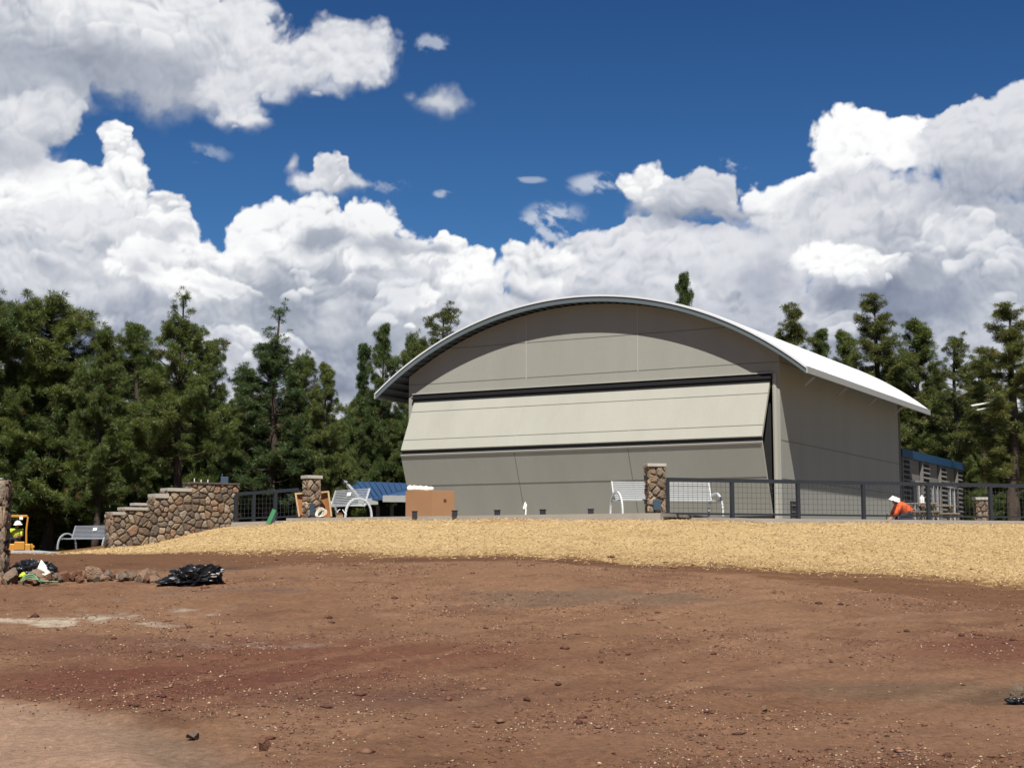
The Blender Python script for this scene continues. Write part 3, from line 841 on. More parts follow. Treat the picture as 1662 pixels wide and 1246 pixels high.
# ------------------------------------------------------------------ hangar
W = 13.17; LEN = 14.25; OV = 1.0; OF = 0.55; OB = 0.5
TC = W / 2; SAG = 2.72; CH = (W + 2 * OV) / 2; RR = (CH * CH + SAG * SAG) / (2 * SAG)
ZT = CAMZ + 5.44                              # outer roof surface at the eaves
def zroof(t, drop=0.0):
    return ZT + SAG - (RR - math.sqrt(RR * RR - (t - TC) ** 2)) - drop
hangar = empty('arched_hangar', B(TC, 0, DECK))
tag(hangar, 'large taupe stucco hangar with an arched white metal roof and a half open folding door', 'hangar')
DT0, DT1, DZ = 0.23, 12.99, CAMZ + 5.36        # door opening
zb = DECK - 0.15
ts = [W * i / 48 for i in range(49)]
def front_wall(s0, s1, opening=True):
    mb = MB()
    zt_ = 0.21
    if opening:
        mb.box((0, s0, zb), (DT0, s1, DZ), B); mb.box((DT1, s0, zb), (W, s1, DZ), B)
        for i in range(48):
            t0, t1 = ts[i], ts[i + 1]
            vs = [B(t, s, z) for s in (s0, s1) for t, z in ((t0, DZ), (t1, DZ), (t1, zroof(t1, zt_)), (t0, zroof(t0, zt_)))]
            mb.add(vs, [(0, 1, 2, 3), (7, 6, 5, 4), (3, 2, 6, 7)] + ([(0, 1, 5, 4)] if t1 > DT0 and t0 < DT1 else []) + ([(0, 3, 7, 4)] if i == 0 else []) + ([(1, 2, 6, 5)] if i == 47 else []))
    else:
        for i in range(48):
            t0, t1 = ts[i], ts[i + 1]
            vs = [B(t, s, z) for s in (s0, s1) for t, z in ((t0, zb), (t1, zb), (t1, zroof(t1, zt_)), (t0, zroof(t0, zt_)))]
            mb.add(vs, [(0, 1, 2, 3), (7, 6, 5, 4)])
    return mb
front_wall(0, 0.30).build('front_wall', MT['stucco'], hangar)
front_wall(LEN - 0.3, LEN, False).build('rear_wall', MT['stucco'], hangar)
mb = MB(); mb.box((0.003, 0.30, WALK - 0.1), (0.30, LEN - 0.3, zroof(0, 0.21)), B); sw = mb.build('side_wall', MT['stucco'], hangar)
mb = MB(); mb.box((W - 0.30, 0.30, zb), (W - 0.003, LEN - 0.3, zroof(0, 0.21)), B); mb.build('side_wall', MT['stucco'], hangar)
# control joints on the facade and the side wall (reveals with a metal bead)
def joint_strip(p, q, nrm, w=0.022, m='joint'):
    mb = MB(); mb.bar(p, q, w, 0.006, up=nrm); return mb
def clip_t(z):
    d = math.sqrt(max(0, RR * RR - (z + 0.24 - ZT - SAG + RR) ** 2)); return max(0.0, TC - d), min(W, TC + d)
for z in (CAMZ + 5.70, CAMZ + 6.86):
    a, b = clip_t(z); mb = MB(); mb.bar(B(a + .02, -0.002, z), B(b - .02, -0.002, z), 0.022, 0.006, up=-D2)
    mb.build('control_joint', MT['joint'], hangar)
for t in (4.62, 8.61):
    mb = MB(); mb.bar(B(t, -0.004, DZ + 0.28), B(t, -0.004, zroof(t, 0.26)), 0.035, 0.006, up=-D2)
    mb.build('control_joint', MT['bead'], hangar)
for z in (CAMZ + 5.70, CAMZ + 3.35, CAMZ + 2.2):
    mb = MB(); mb.bar(B(-0.001, 0.02, z), B(-0.001, LEN, z), 0.02, 0.006, up=-D1)
    mb.build('control_joint', MT['joint'], hangar)
# pale metal trim over the door
mb = MB(); mb.bar(B(DT0 - .02, -0.02, DZ + 0.02), B(DT1 + .02, -0.02, DZ + 0.02), 0.035, 0.045, up=-D2); mb.build('door_trim', MT['bead'], hangar)
# pilaster edge beside the door
mb = MB(); mb.box((0.10, -0.025, zb), (0.19, 0.0, DZ), B); mb.build('corner_bead', MT['bead'], hangar)
# roof
NR = 64
rt = [-OV + (W + 2 * OV) * i / NR for i in range(NR + 1)]
def arc_slab(d0, d1, s0, s1, ext=0.0):
    mb = MB(); mb.smooth = False
    for i in range(NR):
        t0, t1 = rt[i], rt[i + 1]
        vs = [B(t, s, z) for s in (s0, s1) for t, z in ((t0, zroof(t0, d1)), (t1, zroof(t1, d1)), (t1, zroof(t1, d0)), (t0, zroof(t0, d0)))]
        mb.add(vs, [(0, 1, 2, 3), (7, 6, 5, 4), (3, 2, 6, 7), (0, 4, 5, 1)] + ([(0, 3, 7, 4)] if i == 0 else []) + ([(1, 2, 6, 5)] if i == NR - 1 else []))
    return mb
mb = arc_slab(0.0, 0.055, -OF - 0.03, LEN + OB + 0.03)
s = -OF + 0.35
while s < LEN + OB:                                          # standing seams running over the arch
    for i in range(NR):
        t0, t1 = rt[i], rt[i + 1]
        vs = [B(t, s + e_, z) for e_ in (0, 0.02) for t, z in ((t0, zroof(t0, 0.0)), (t1, zroof(t1, 0.0)), (t1, zroof(t1, -0.03)), (t0, zroof(t0, -0.03)))]
        mb.add(vs, [(0, 1, 2, 3), (7, 6, 5, 4), (3, 2, 6, 7)])
    s += 0.42
roof = mb.build('roof', MT['roof'], hangar)
arc_slab(0.056, 0.215, -OF, -OF + 0.05).build('fascia', MT['fascia'], roof)
arc_slab(0.056, 0.215, LEN + OB - 0.05, LEN + OB).build('fascia', MT['fascia'], roof)
mb = arc_slab(0.10, 0.13, -OF + 0.05, LEN + OB - 0.05)
for i in range(58):                                          # ribs of the deck seen from below
    t = -OV + 0.1 + i * (W + 2 * OV - 0.2) / 57
    mb.box((t - 0.05, -OF + 0.05, zroof(t, 0.19)), (t + 0.05, LEN + OB - 0.05, zroof(t, 0.12)), B)
mb.build('soffit', MT['soffit'], roof)
for t0, t1 in ((-OV - 0.05, -OV + 0.0), (W + OV, W + OV + 0.05)):
    mb = MB(); mb.box((t0, -OF - 0.02, ZT - 0.20), (t1, LEN + OB + 0.02, ZT - 0.005), B); mb.build('gutter', MT['trim'], roof)
for px_ in (1313, 1365, 1414, 1456):                         # outriggers under the eave
    r = (at(px_, 630, 1.0) - Vector((0, 0, CAMZ))); r.z = 0; n = -D1
    Y_ = (CC.dot(n) + 0.75) / r.dot(n); s_ = (r * Y_ - CC).dot(D2)
    mb = MB(); mb.bar(B(-0.62, s_, ZT - 0.44), B(-0.93, s_, ZT - 0.20), 0.05, 0.06); mb.build('outrigger', MT['trim'], roof)
# bifold door
ZH = CAMZ + 3.42; ZU = CAMZ + 5.13; EH = 0.85; ZL = CAMZ + 1.10
PT0, PT1 = 0.30, 12.93
def panel(e0, z0, e1, z1, t0, t1, th=0.10):
    """sloping door leaf: (e0,z0) bottom, (e1,z1) top, e = distance out from the wall"""
    mb = MB(); d = Vector((-(e1 - e0), z1 - z0)); d.normalize()
    nx_, nz_ = (z1 - z0), (e1 - e0)
    l = math.hypot(nx_, nz_); nx_, nz_ = nx_ / l, -nz_ / l     # outward normal in (e,z)
    vs = []
    for t in (t0, t1):
        for e, z in ((e0, z0), (e1, z1), (e1 - nx_ * th, z1 - nz_ * th), (e0 - nx_ * th, z0 - nz_ * th)):
            vs.append(B(t, -e, z))
    mb.add(vs, [(0, 1, 2, 3), (7, 6, 5, 4), (0, 4, 5, 1), (1, 5, 6, 2), (2, 6, 7, 3), (3, 7, 4, 0)])
    def P(t, k, off=0.004):                                   # point on the leaf's face
        return B(t, -(e0 + (e1 - e0) * k + nx_ * off), z0 + (z1 - z0) * k + nz_ * off)
    nv = -D2 * nx_ + Vector((0, 0, nz_))
    return mb, P, nv
mb, P, nv = panel(EH, ZH, 0.02, ZU, PT0, PT1)
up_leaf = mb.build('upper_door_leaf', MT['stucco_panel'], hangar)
for k in (0.20, 0.775):
    mb = MB(); mb.bar(P(PT0, k), P(PT1, k), 0.02, 0.006, up=nv); mb.build('control_joint', MT['joint'], up_leaf)
for t in (4.62, 8.61):
    mb = MB(); mb.bar(P(t, 0.01), P(t, 0.99), 0.03, 0.006, up=nv); mb.build('control_joint', MT['bead'], up_leaf)
mb, P, nv = panel(0.03, ZL, EH, ZH - 0.17, PT0, PT1)
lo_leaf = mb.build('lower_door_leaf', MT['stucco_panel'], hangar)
mb = MB(); mb.bar(P(PT0, 0.53), P(PT1, 0.53), 0.02, 0.006, up=nv); mb.build('control_joint', MT['joint'], lo_leaf)
for t in (4.62, 8.61):
    mb = MB(); mb.bar(P(t, 0.01), P(t, 0.99), 0.013, 0.006, up=nv); mb.build('control_joint', MT['joint'], lo_leaf)
mb = MB(); mb.bar(P(PT0, 0.995, 0.012), P(PT1, 0.995, 0.012), 0.05, 0.03, up=nv); mb.build('leaf_edge', MT['bead'], lo_leaf)
mb = MB(); mb.box((PT0 + .02, -EH + 0.06, ZH - 0.17), (PT1 - .02, -EH + 0.18, ZH + 0.0), B); mb.build('hinge_seal', MT['black'], hangar)
mb = MB(); mb.box((DT0, -0.03, ZU + 0.0), (DT1, 0.2, DZ - 0.05), B)
mb.bar(B(DT0, -0.06, ZU + 0.10), B(DT1, -0.06, ZU + 0.10), 0.12, 0.07); mb.build('header_seal', MT['black'], hangar)
mb = MB(); mb.box((PT0, -0.02, zb), (PT1, 0.06, ZL + 0.02), B); mb.build('bottom_seal', MT['black'], hangar)
mb = MB(); mb.box((DT0 + 0.0, 0.32, zb), (DT1, 0.36, DZ + 0.1), B); mb.build('interior_shade_sheet', MT['dark'], hangar)  # added near-black sheet, stands in for the shade inside the door gaps
# low hatch on the side wall
h0 = at(1279, 838, 45.2); mbh = MB()
def side_s(px_):
    r = at(px_, 700, 1.0); r.z = 0; n = -D1; return (r * (CC.dot(n) / r.dot(n)) - CC).dot(D2)
s0_, s1_ = side_s(1280), side_s(1294)
vent = MB(); vent.box((-0.05, s0_, WALK + 0.05), (0.0, s1_, WALK + 0.62), B); vt = vent.build('wall_vent', MT['dark'], hangar)
v2 = MB()
for k in range(3): v2.box((-0.065, s0_ - .01, WALK + 0.08 + k * 0.2), (-0.052, s1_ + .01, WALK + 0.12 + k * 0.2), B)
v2.build('slat', MT['greywall'], vt)

# ------------------------------------------------------------------ low annex with a blue fascia
annex = empty('low_annex', B(2.5, LEN + 5, WALK)); tag(annex, 'low grey annex with a dark blue roof edge and louvred bays behind the hangar', 'building')
AZT = CAMZ + 3.66; A0 = LEN + 0.004; A1 = 25.15; AB = WALK - 0.05
mb = MB(); mb.box((0.12, A0, AB), (5, A1, AZT), B); mb.build('wall', MT['greywall'], annex)
mb = MB(); mb.box((-0.06, A0, AZT), (5.3, A1 + 0.15, AZT + 0.32), B); mb.build('roof', MT['blued'], annex)
def arange_bays():
    return [(1464, 1477), (1496, 1508), (1525, 1535), (1552, 1562)]
bays = [(side_s(a), side_s(b)) for a, b in arange_bays()]
for (s0, s1) in bays:
    s1 = min(s1, A1)
    mb = MB(); mb.box((0.05, s0, AB), (0.12, s1, AZT), B); bk = mb.build('louvre_bay', MT['dark'], annex)
    mb = MB(); z = AB + 0.1
    while z < AZT - 0.05:
        vs = [B(0.0, s0, z), B(0.0, s1, z), B(0.05, s1, z + 0.05), B(0.05, s0, z + 0.05)]
        mb.prism(vs, (0, 0, 0.04)); z += 0.20
    mb.build('slats', MT['louver'], bk)
    mb = MB(); mb.box((-0.02, s0 - 0.10, AB), (0.10, s0, AZT), B); mb.build('bay_post', MT['louver'], bk)
for i in range(3):
    s0 = bays[i][1]; s1 = bays[i + 1][0] - 0.12
    mb = MB(); mb.box((0.06, s0, AB), (0.119, s1, WALK + 1.85), B); gl = mb.build('window', MT['glass'], annex)
    mb = MB(); zt_ = WALK + 1.85
    mb.box((-0.0, s0, zt_), (0.06, s1, zt_ + 0.06), B)
    for k in (0.30, 0.72):
        sm = s0 + (s1 - s0) * k; mb.box((0.0, sm - 0.04, AB), (0.059, sm + 0.04, zt_), B)
    mb.box((0.01, s0, WALK + 0.75), (0.055, s1, WALK + 0.79), B)
    mb.build('frame', MT['frame'], gl)

# ------------------------------------------------------------------ field-stone masonry
def clip_poly(poly, a, b, c):
    """keep the side a*x + b*y <= c"""
    out = []
    for i in range(len(poly)):
        p = poly[i]; q = poly[(i + 1) % len(poly)]
        dp = a * p[0] + b * p[1] - c; dq = a * q[0] + b * q[1] - c
        if dp <= 0: out.append(p)
        if (dp < 0 < dq) or (dq < 0 < dp):
            k = dp / (dp - dq); out.append((p[0] + (q[0] - p[0]) * k, p[1] + (q[1] - p[1]) * k))
    return out
STONE_COLS = [srgb(*c) for c in ((142, 122, 102), (130, 111, 94), (152, 133, 111), (120, 105, 91), (140, 128, 112), (144, 117, 94), (128, 115, 102), (158, 141, 120), (114, 98, 84), (134, 118, 100))]
def stone_face(mb, o, u, v, n, w, h, cell, depth=0.05, bot=None, top=None, rr=None):
    """rubble stones over a face: o origin, u/v unit axes, n outward normal; bot/top limit the height along u"""
    rr = rr or rnd
    cols = max(1, round(w / cell)); rows = max(1, round(h / (cell * 0.8))); cw = w / cols; ch = h / rows
    pts = []
    for j in range(-1, rows + 1):
        for i in range(-1, cols + 1):
            sh_ = 0.5 * cw if j % 2 else 0
            pts.append(((i + 0.5) * cw + sh_ + rr.uniform(-.46, .46) * cw, (j + 0.5) * ch + rr.uniform(-.44, .44) * ch))
    pts = [p for p in pts if rr.random() > 0.16]
    for a, p in enumerate(pts):
        poly = [(p[0] - 3 * cw, p[1] - 3 * ch), (p[0] + 3 * cw, p[1] - 3 * ch), (p[0] + 3 * cw, p[1] + 3 * ch), (p[0] - 3 * cw, p[1] + 3 * ch)]
        for b, q in enumerate(pts):
            if a != b and abs(q[0] - p[0]) < 3 * cw and abs(q[1] - p[1]) < 3 * ch:
                dx, dy = q[0] - p[0], q[1] - p[1]
                poly = clip_poly(poly, dx, dy, (q[0] ** 2 + q[1] ** 2 - p[0] ** 2 - p[1] ** 2) / 2)
                if len(poly) < 3: break
        if len(poly) < 3: continue
        lo = bot(p[0]) if bot else 0.0; hi = top(p[0]) if top else h
        for cl in ((-1, 0, 0), (1, 0, w), (0, -1, -lo), (0, 1, hi)):
            poly = clip_poly(poly, *cl)
            if len(poly) < 3: break
        if len(poly) < 3: continue
        cx = sum(k[0] for k in poly) / len(poly); cy = sum(k[1] for k in poly) / len(poly)
        ext = max(math.hypot(k[0] - cx, k[1] - cy) for k in poly)
        if ext < cell * 0.16: continue
        # subdivide the outline and round it
        ring = []
        for i in range(len(poly)):
            A_ = poly[i]; B_ = poly[(i + 1) % len(poly)]
            L_ = math.hypot(B_[0] - A_[0], B_[1] - A_[1])
            if L_ < 0.012: continue
            ring.append(((A_[0] * .82 + B_[0] * .18), (A_[1] * .82 + B_[1] * .18)))
            if L_ > cell * 0.35: ring.append(((A_[0] + B_[0]) / 2, (A_[1] + B_[1]) / 2))
            ring.append(((A_[0] * .18 + B_[0] * .82), (A_[1] * .18 + B_[1] * .82)))
        if len(ring) < 3: continue
        ins = max(0.62, 1 - 0.022 / max(ext, 0.03)); c = rr.choice(STONE_COLS); f = rr.uniform(0.82, 1.35); mb.col = tuple(k * f for k in c)
        dz = depth * rr.uniform(0.7, 1.35)
        vs = []; m_ = len(ring)
        for lv, (k, z) in enumerate(((ins, -0.02), (ins * 0.95, dz * 0.62), (ins * 0.66, dz))):
            for q in ring:
                j = rr.uniform(-1, 1) * 0.006
                vs.append(o + u * (cx + (q[0] - cx) * k + j) + v * (cy + (q[1] - cy) * k + j) + n * (z + (rr.uniform(-.010, .010) if lv else 0)))
        vs.append(o + u * cx + v * cy + n * dz * 1.05)
        fs = []
        for lv in range(2):
            for i in range(m_):
                fs.append((lv * m_ + i, lv * m_ + (i + 1) % m_, (lv + 1) * m_ + (i + 1) % m_, (lv + 1) * m_ + i))
        for i in range(m_): fs.append((2 * m_ + i, 2 * m_ + (i + 1) % m_, 3 * m_))
        mb.smooth = False
        mb.add(vs, fs)

def stone_block(root, base, ux, uy, w, d, h, cell, cap=0.0, capo=0.04):
    """rectangular pier of field stone; base = centre of its foot, ux/uy horizontal unit axes"""
    base = Vector(base); Z = Vector((0, 0, 1))
    mb = MB(); mb.obox(base + Z * (h / 2), ux * (w / 2 - 0.035), uy * (d / 2 - 0.035), Z * (h / 2)); mb.build('mortar', MT['mortar'], root)
    mb = MB()
    stone_face(mb, base - ux * w / 2 - uy * (d / 2 - 0.04), ux, Z, -uy, w, h, cell)
    stone_face(mb, base + ux * w / 2 + uy * (d / 2 - 0.04), -ux, Z, uy, w, h, cell)
    stone_face(mb, base + ux * (w / 2 - 0.04) - uy * d / 2, uy, Z, ux, d, h, cell)
    stone_face(mb, base - ux * (w / 2 - 0.04) + uy * d / 2, -uy, Z, -ux, d, h, cell)
    mb.build('stonework', MT['stone'], root, col=True)
    if cap:
        mb = MB(); mb.obox(base + Z * (h + cap / 2), ux * (w / 2 + capo), uy * (d / 2 + capo), Z * cap / 2); mb.build('cap_stone', MT['cap'], root, bevel=0.012)

# pillar at the right end of the terrace
pz = DECK
c2 = at(1063.5, 835, 39.0); c2.z = pz
h2 = at(1063, 757, 38.75).z - pz
p = empty('stone_pillar', c2); tag(p, 'square field-stone pillar with pale cap at the left end of the long railing', 'stone pillar', 'field-stone pillars')
ux = -D1; uy = D2
ROT = 0.32
ux = Vector((math.cos(ROT * 0), math.sin(ROT * 0), 0)); 
ux = Vector((0.985, 0.17, 0)).normalized(); uy = Vector((-ux.y, ux.x, 0))
stone_block(p, c2, ux, uy, 0.46, 0.42, h2, 0.22, 0.085, 0.028)
for dx, dz_, sw_ in ((-0.24, h2 - 0.28, 0.09), (-0.24, 0.30, 0.09)):
    mb = MB(); mb.obox(c2 + ux * (dx - 0.03) - uy * 0.12 + Vector((0, 0, dz_)), ux * 0.045, uy * 0.05, Vector((0, 0, 0.055))); mb.build('junction_box', MT['black'], p)
mb = MB(); mb.obox(c2 - uy * 0.245 + Vector((0, 0, 0.22)) - ux * 0.02, ux * 0.10, uy * 0.03, Vector((0, 0, 0.13))); mb.build('light_recess', MT['bluebox'], p)
# pillar at the left end of the terrace, corner towards the camera
c1 = at(505, 838, 44.5); c1.z = DECK - 0.02
h1 = at(505, 776, 44.1).z - c1.z
p = empty('stone_pillar', c1); tag(p, 'field-stone pillar with a pale cap standing left of the grey bench', 'stone pillar', 'field-stone pillars')
ux1 = Vector((math.cos(0.15), math.sin(0.15), 0)); uy1 = Vector((-ux1.y, ux1.x, 0))
ux1 = Vector((0.80, 0.60, 0)); uy1 = Vector((-0.60, 0.80, 0))
stone_block(p, c1, ux1, uy1, 0.44, 0.38, h1, 0.22, 0.10, 0.035)
mb = MB(); mb.obox(c1 - uy1 * 0.20 + ux1 * 0.0 + Vector((0, 0, 0.28)) - ux1 * 0.09, ux1 * 0.07, uy1 * 0.03, Vector((0, 0, 0.17))); mb.build('light_recess', MT['bluebox'], p)
mb = MB(); mb.obox(c1 + ux1 * 0.225 + Vector((0, 0, 0.25)), ux1 * 0.03, uy1 * 0.08, Vector((0, 0, 0.19))); mb.build('light_recess', MT['bluebox'], p)
# far pillar seen through the railing on the right
c3 = at(1593, 850, 56); c3.z = gz1(c3.x, 56) - 0.1
p = empty('stone_pillar', c3); tag(p, 'far field-stone pillar behind the right end of the railing, by the pines', 'stone pillar', 'field-stone pillars')
stone_block(p, c3, Vector((1, 0, 0)), Vector((0, 1, 0)), 0.44, 0.42, at(1593, 811, 55.8).z - c3.z, 0.2, 0.10, 0.04)
# big unfinished pillar cut by the left edge of the frame
cl = at(-24, 905, 28.0); cl.z = gz1(cl.x, 28.0) - 0.15
h_ = at(5, 777, 27.7).z - cl.z
p = empty('stone_pillar', cl); tag(p, 'rough unfinished pillar of large stones at the left edge above the rubble', 'stone pillar', 'field-stone pillars')
st = rnd.getstate(); rnd.seed(3)
stone_block(p, cl, Vector((1, 0, 0)), Vector((0, 1, 0)), 0.80, 0.34, h_, 0.34, 0.03, -0.12)
rnd.setstate(st)

# stepped retaining wall
wl = at(186, 890, 43.0); wr = at(386, 850, 45.4)
wd = (wr - wl); wd.z = 0; WLN = wd.length; wd.normalize(); wn_ = Vector((wd.y, -wd.x, 0))
steps = [(183, 204, 831), (204, 240, 824.5), (240, 252, 816), (252, 272, 805), (272, 310, 795.5), (310, 389, 783)]
def wall_u(px_):
    r = at(px_, 800, 1.0); r.z = 0
    # intersection of the view ray with the wall line
    d = wd; o_ = wl; k = (o_.x * r.y - o_.y * r.x) / (d.y * r.x - d.x * r.y)
    return k
segs = []
for a, b, y in steps:
    ua, ub = wall_u(a), wall_u(b)
    um = (ua + ub) / 2; pos = wl + wd * um
    segs.append((ua, ub, at((a + b) / 2, y, pos.y).z))
zbase = min(gz1((wl + wd * u).x, (wl + wd * u).y) for u in (0, WLN / 2, WLN)) - 0.15
sw0 = Vector((wl.x, wl.y, zbase))
swall = empty('stepped_stone_wall', sw0); tag(swall, 'stepped field-stone retaining wall rising to the right beside the straw mound', 'stone wall')
TH = 0.5
mb = MB()
def WF(u, v_, z): return Vector((wl.x, wl.y, 0)) + wd * u - wn_ * v_ + Vector((0, 0, z))
for ua, ub, zt_ in segs:
    mb.box((ua, 0.04, zbase), (ub - 0.002, TH, zt_ - 0.01), WF)
mb.build('mortar', MT['mortar'], swall)
mb = MB()
u0, u1 = segs[0][0], segs[-1][1]
topf = lambda x: next((s_[2] for s_ in segs if s_[0] <= x + u0 < s_[1]), segs[-1][2] if x + u0 > 0.5 else segs[0][2]) - zbase
st = rnd.getstate(); rnd.seed(8)
stone_face(mb, WF(u0, 0.045, zbase), wd, Vector((0, 0, 1)), wn_, u1 - u0, segs[-1][2] - zbase, 0.215, top=topf)
stone_face(mb, WF(u0 + .03, TH, zbase), wn_, Vector((0, 0, 1)), -wd, TH, segs[0][2] - zbase, 0.25)
for i in range(1, len(segs)):
    z0 = segs[i - 1][2]; stone_face(mb, WF(segs[i][0] + .02, TH, z0), wn_, Vector((0, 0, 1)), -wd, TH, segs[i][2] - z0, 0.2)
rnd.setstate(st)
mb.build('stonework', MT['stone'], swall, col=True)
for k, (a, b, y, dz_) in enumerate(((183.5, 204, 830.5, 0.09), (203, 240, 823, 0.085), (219, 239, 816, 0.08), (252, 274, 801, 0.13), (272, 311, 792, 0.10), (308, 389, 783, 0.05))):
    ua, ub = wall_u(a), wall_u(b); zz = at((a + b) / 2, y, (wl + wd * (ua + ub) / 2).y).z
    mb = MB(); mb.box((ua, -0.03, zz - dz_), (ub, TH + 0.03 if k != 2 else TH * 0.7, zz + 0.0), WF)
    mb.build('coping_stone', MT['cap'] if k < 5 else MT['mortar'], swall, bevel=0.008)
for px_, y0 in ((321, 776), (332, 778), (343, 778)):
    u = wall_u(px_); q = WF(u, 0.25, 0); zt_ = segs[-1][2]
    mb = MB(); mb.tube([(q.x, q.y, zt_ - 0.05), (q.x, q.y, at(px_, y0, q.y).z)], 0.014, 6); mb.build('conduit_stub', MT['white'], swall)
u = wall_u(372); q = WF(u, 0.3, 0); zt_ = segs[-1][2]
ub_ = empty('utility_box', (q.x, q.y, zt_)); tag(ub_, 'small dark blue box with a thin rod on top of the stepped stone wall', 'utility box')
mb = MB(); mb.box((q.x - 0.12, q.y - 0.08, zt_), (q.x + 0.11, q.y + 0.08, zt_ + 0.20)); mb.build('case', MT['bluebox'], ub_, bevel=0.01)
mb = MB(); mb.tube([(q.x - 0.09, q.y, zt_ + 0.2), (q.x - 0.09, q.y, zt_ + 0.30)], 0.02, 6); mb.build('rod', MT['bluebox'], ub_)

# ------------------------------------------------------------------ railings
def railing(root, pts, z0, z1, mesh=True, posts=None, ps=0.095):
    """pts: post positions (x, y); z0/z1: bottom and top height at every post"""
    n = len(pts)
    P3 = [Vector((p_[0], p_[1], 0)) for p_ in pts]
    for i in range(n):
        d = (P3[min(i + 1, n - 1)] - P3[max(i - 1, 0)]).normalized()
        s_ = Vector((d.y, -d.x, 0))
        mb = MB(); mb.obox(P3[i] + Vector((0, 0, (z0[i] + z1[i]) / 2 - 0.03)), d * ps / 2, s_ * ps / 2, Vector((0, 0, (z1[i] - z0[i]) / 2 - 0.03)))
        mb.build('post', MT['steel'], root)
    mb = MB()
    for i in range(n - 1):
        a = P3[i] + Vector((0, 0, z1[i] - 0.03)); b = P3[i + 1] + Vector((0, 0, z1[i + 1] - 0.03)); mb.bar(a, b, 0.10, 0.10)
    mb.build('top_rail', MT['steel'], root)
    for i in range(n - 1):
        d = (P3[i + 1] - P3[i]).normalized(); h0 = 0.13
        a = P3[i] + d * ps / 2; b = P3[i + 1] - d * ps / 2
        mb = MB(); mb.bar(a + Vector((0, 0, z0[i] + h0)), b + Vector((0, 0, z0[i + 1] + h0)), 0.05, 0.05); mb.build('bottom_rail', MT['steel'], root)
        L_ = (b - a).length; mb = MB(); k = 1; stp = 0.145
        nn = int(L_ / stp)
        for j in range(1, nn + 1):
            f = j / (nn + 1); q = a.lerp(b, f); mb.bar(q + Vector((0, 0, z0[i] + h0 + .03)), q + Vector((0, 0, z0[i] * (1 - f) + z1[i + 1] * 0 + z1[i] * 0 + (z1[i] * (1 - f) + z1[i + 1] * f) - z0[i] * (1 - f) - 0.07)), 0.007, 0.007, up=(0, 1, 0)) if False else mb.bar(q + Vector((0, 0, (z0[i] * (1 - f) + z0[i + 1] * f) + h0 + .026)), q + Vector((0, 0, (z1[i] * (1 - f) + z1[i + 1] * f) - 0.061)), 0.007, 0.007, up=(0, 1, 0))
        z = 0.145
        H_ = z1[i] - z0[i]
        while z + h0 < H_ - 0.08:
            mb.bar(a + Vector((0, 0, z0[i] + h0 + z)), b + Vector((0, 0, z0[i + 1] + h0 + z)), 0.006, 0.007); z += 0.145
        mb.build('mesh_panel', MT['wire'], root)

def on_fence(px_):
    r = at(px_, 800, 1.0); r.z = 0
    k = (F0.x * r.y - F0.y * r.x) / (FD.y * r.x - FD.x * r.y); return F0 + FD * k
ppx = [1083, 1188, 1295, 1401, 1506, 1607, 1705, 1800]
pts = [on_fence(x) for x in ppx]
z1 = [at(x, 776 + (x - 1083) * 10.5 / 579, q.y).z for x, q in zip(ppx, pts)]
z0 = [WALK - 0.02] * len(pts)
rr_ = empty('metal_railing', (pts[0].x, pts[0].y, WALK)); tag(rr_, 'long dark grey railing with wire mesh panels running right from the stone pillar', 'railing', 'dark wire mesh railings')
railing(rr_, pts, z0, z1)
lp = [(383, 800, 848), (412, 798, 847), (447, 795.5, 846), (484, 792.5, 844)]
LPT = []; z0 = []; z1 = []
a3 = at(383, 800, 45.3); b3 = at(484, 793, 46.6)
for px_, yt, yb in lp:
    f = (px_ - 383) / 101.0; Y_ = 45.3 + 1.3 * f; q = at(px_, yt, Y_); LPT.append((q.x, Y_)); z1.append(q.z); z0.append(at(px_, yb, Y_).z)
lr_ = empty('metal_railing', (LPT[0][0], LPT[0][1], z0[0])); tag(lr_, 'short dark grey railing between the stepped stone wall and the left terrace pillar', 'railing', 'dark wire mesh railings')
railing(lr_, LPT, z0, z1)
mb = MB(); a = Vector((LPT[0][0] - .1, LPT[0][1] - 0.12, 0)); b = Vector((LPT[-1][0] + .5, LPT[-1][1] - 0.3, 0))
mb.prism([a + Vector((0, 0, z0[0] + .01)), b + Vector((0, 0, z0[-1] + .01)), b + Vector((0.3, 1.6, z0[-1] + .01)), a + Vector((0.3, 1.6, z0[0] + .01))], (0, 0, -0.3))
o = mb.build('concrete_kerb', MT['slab']); tag(o, kind='structure')

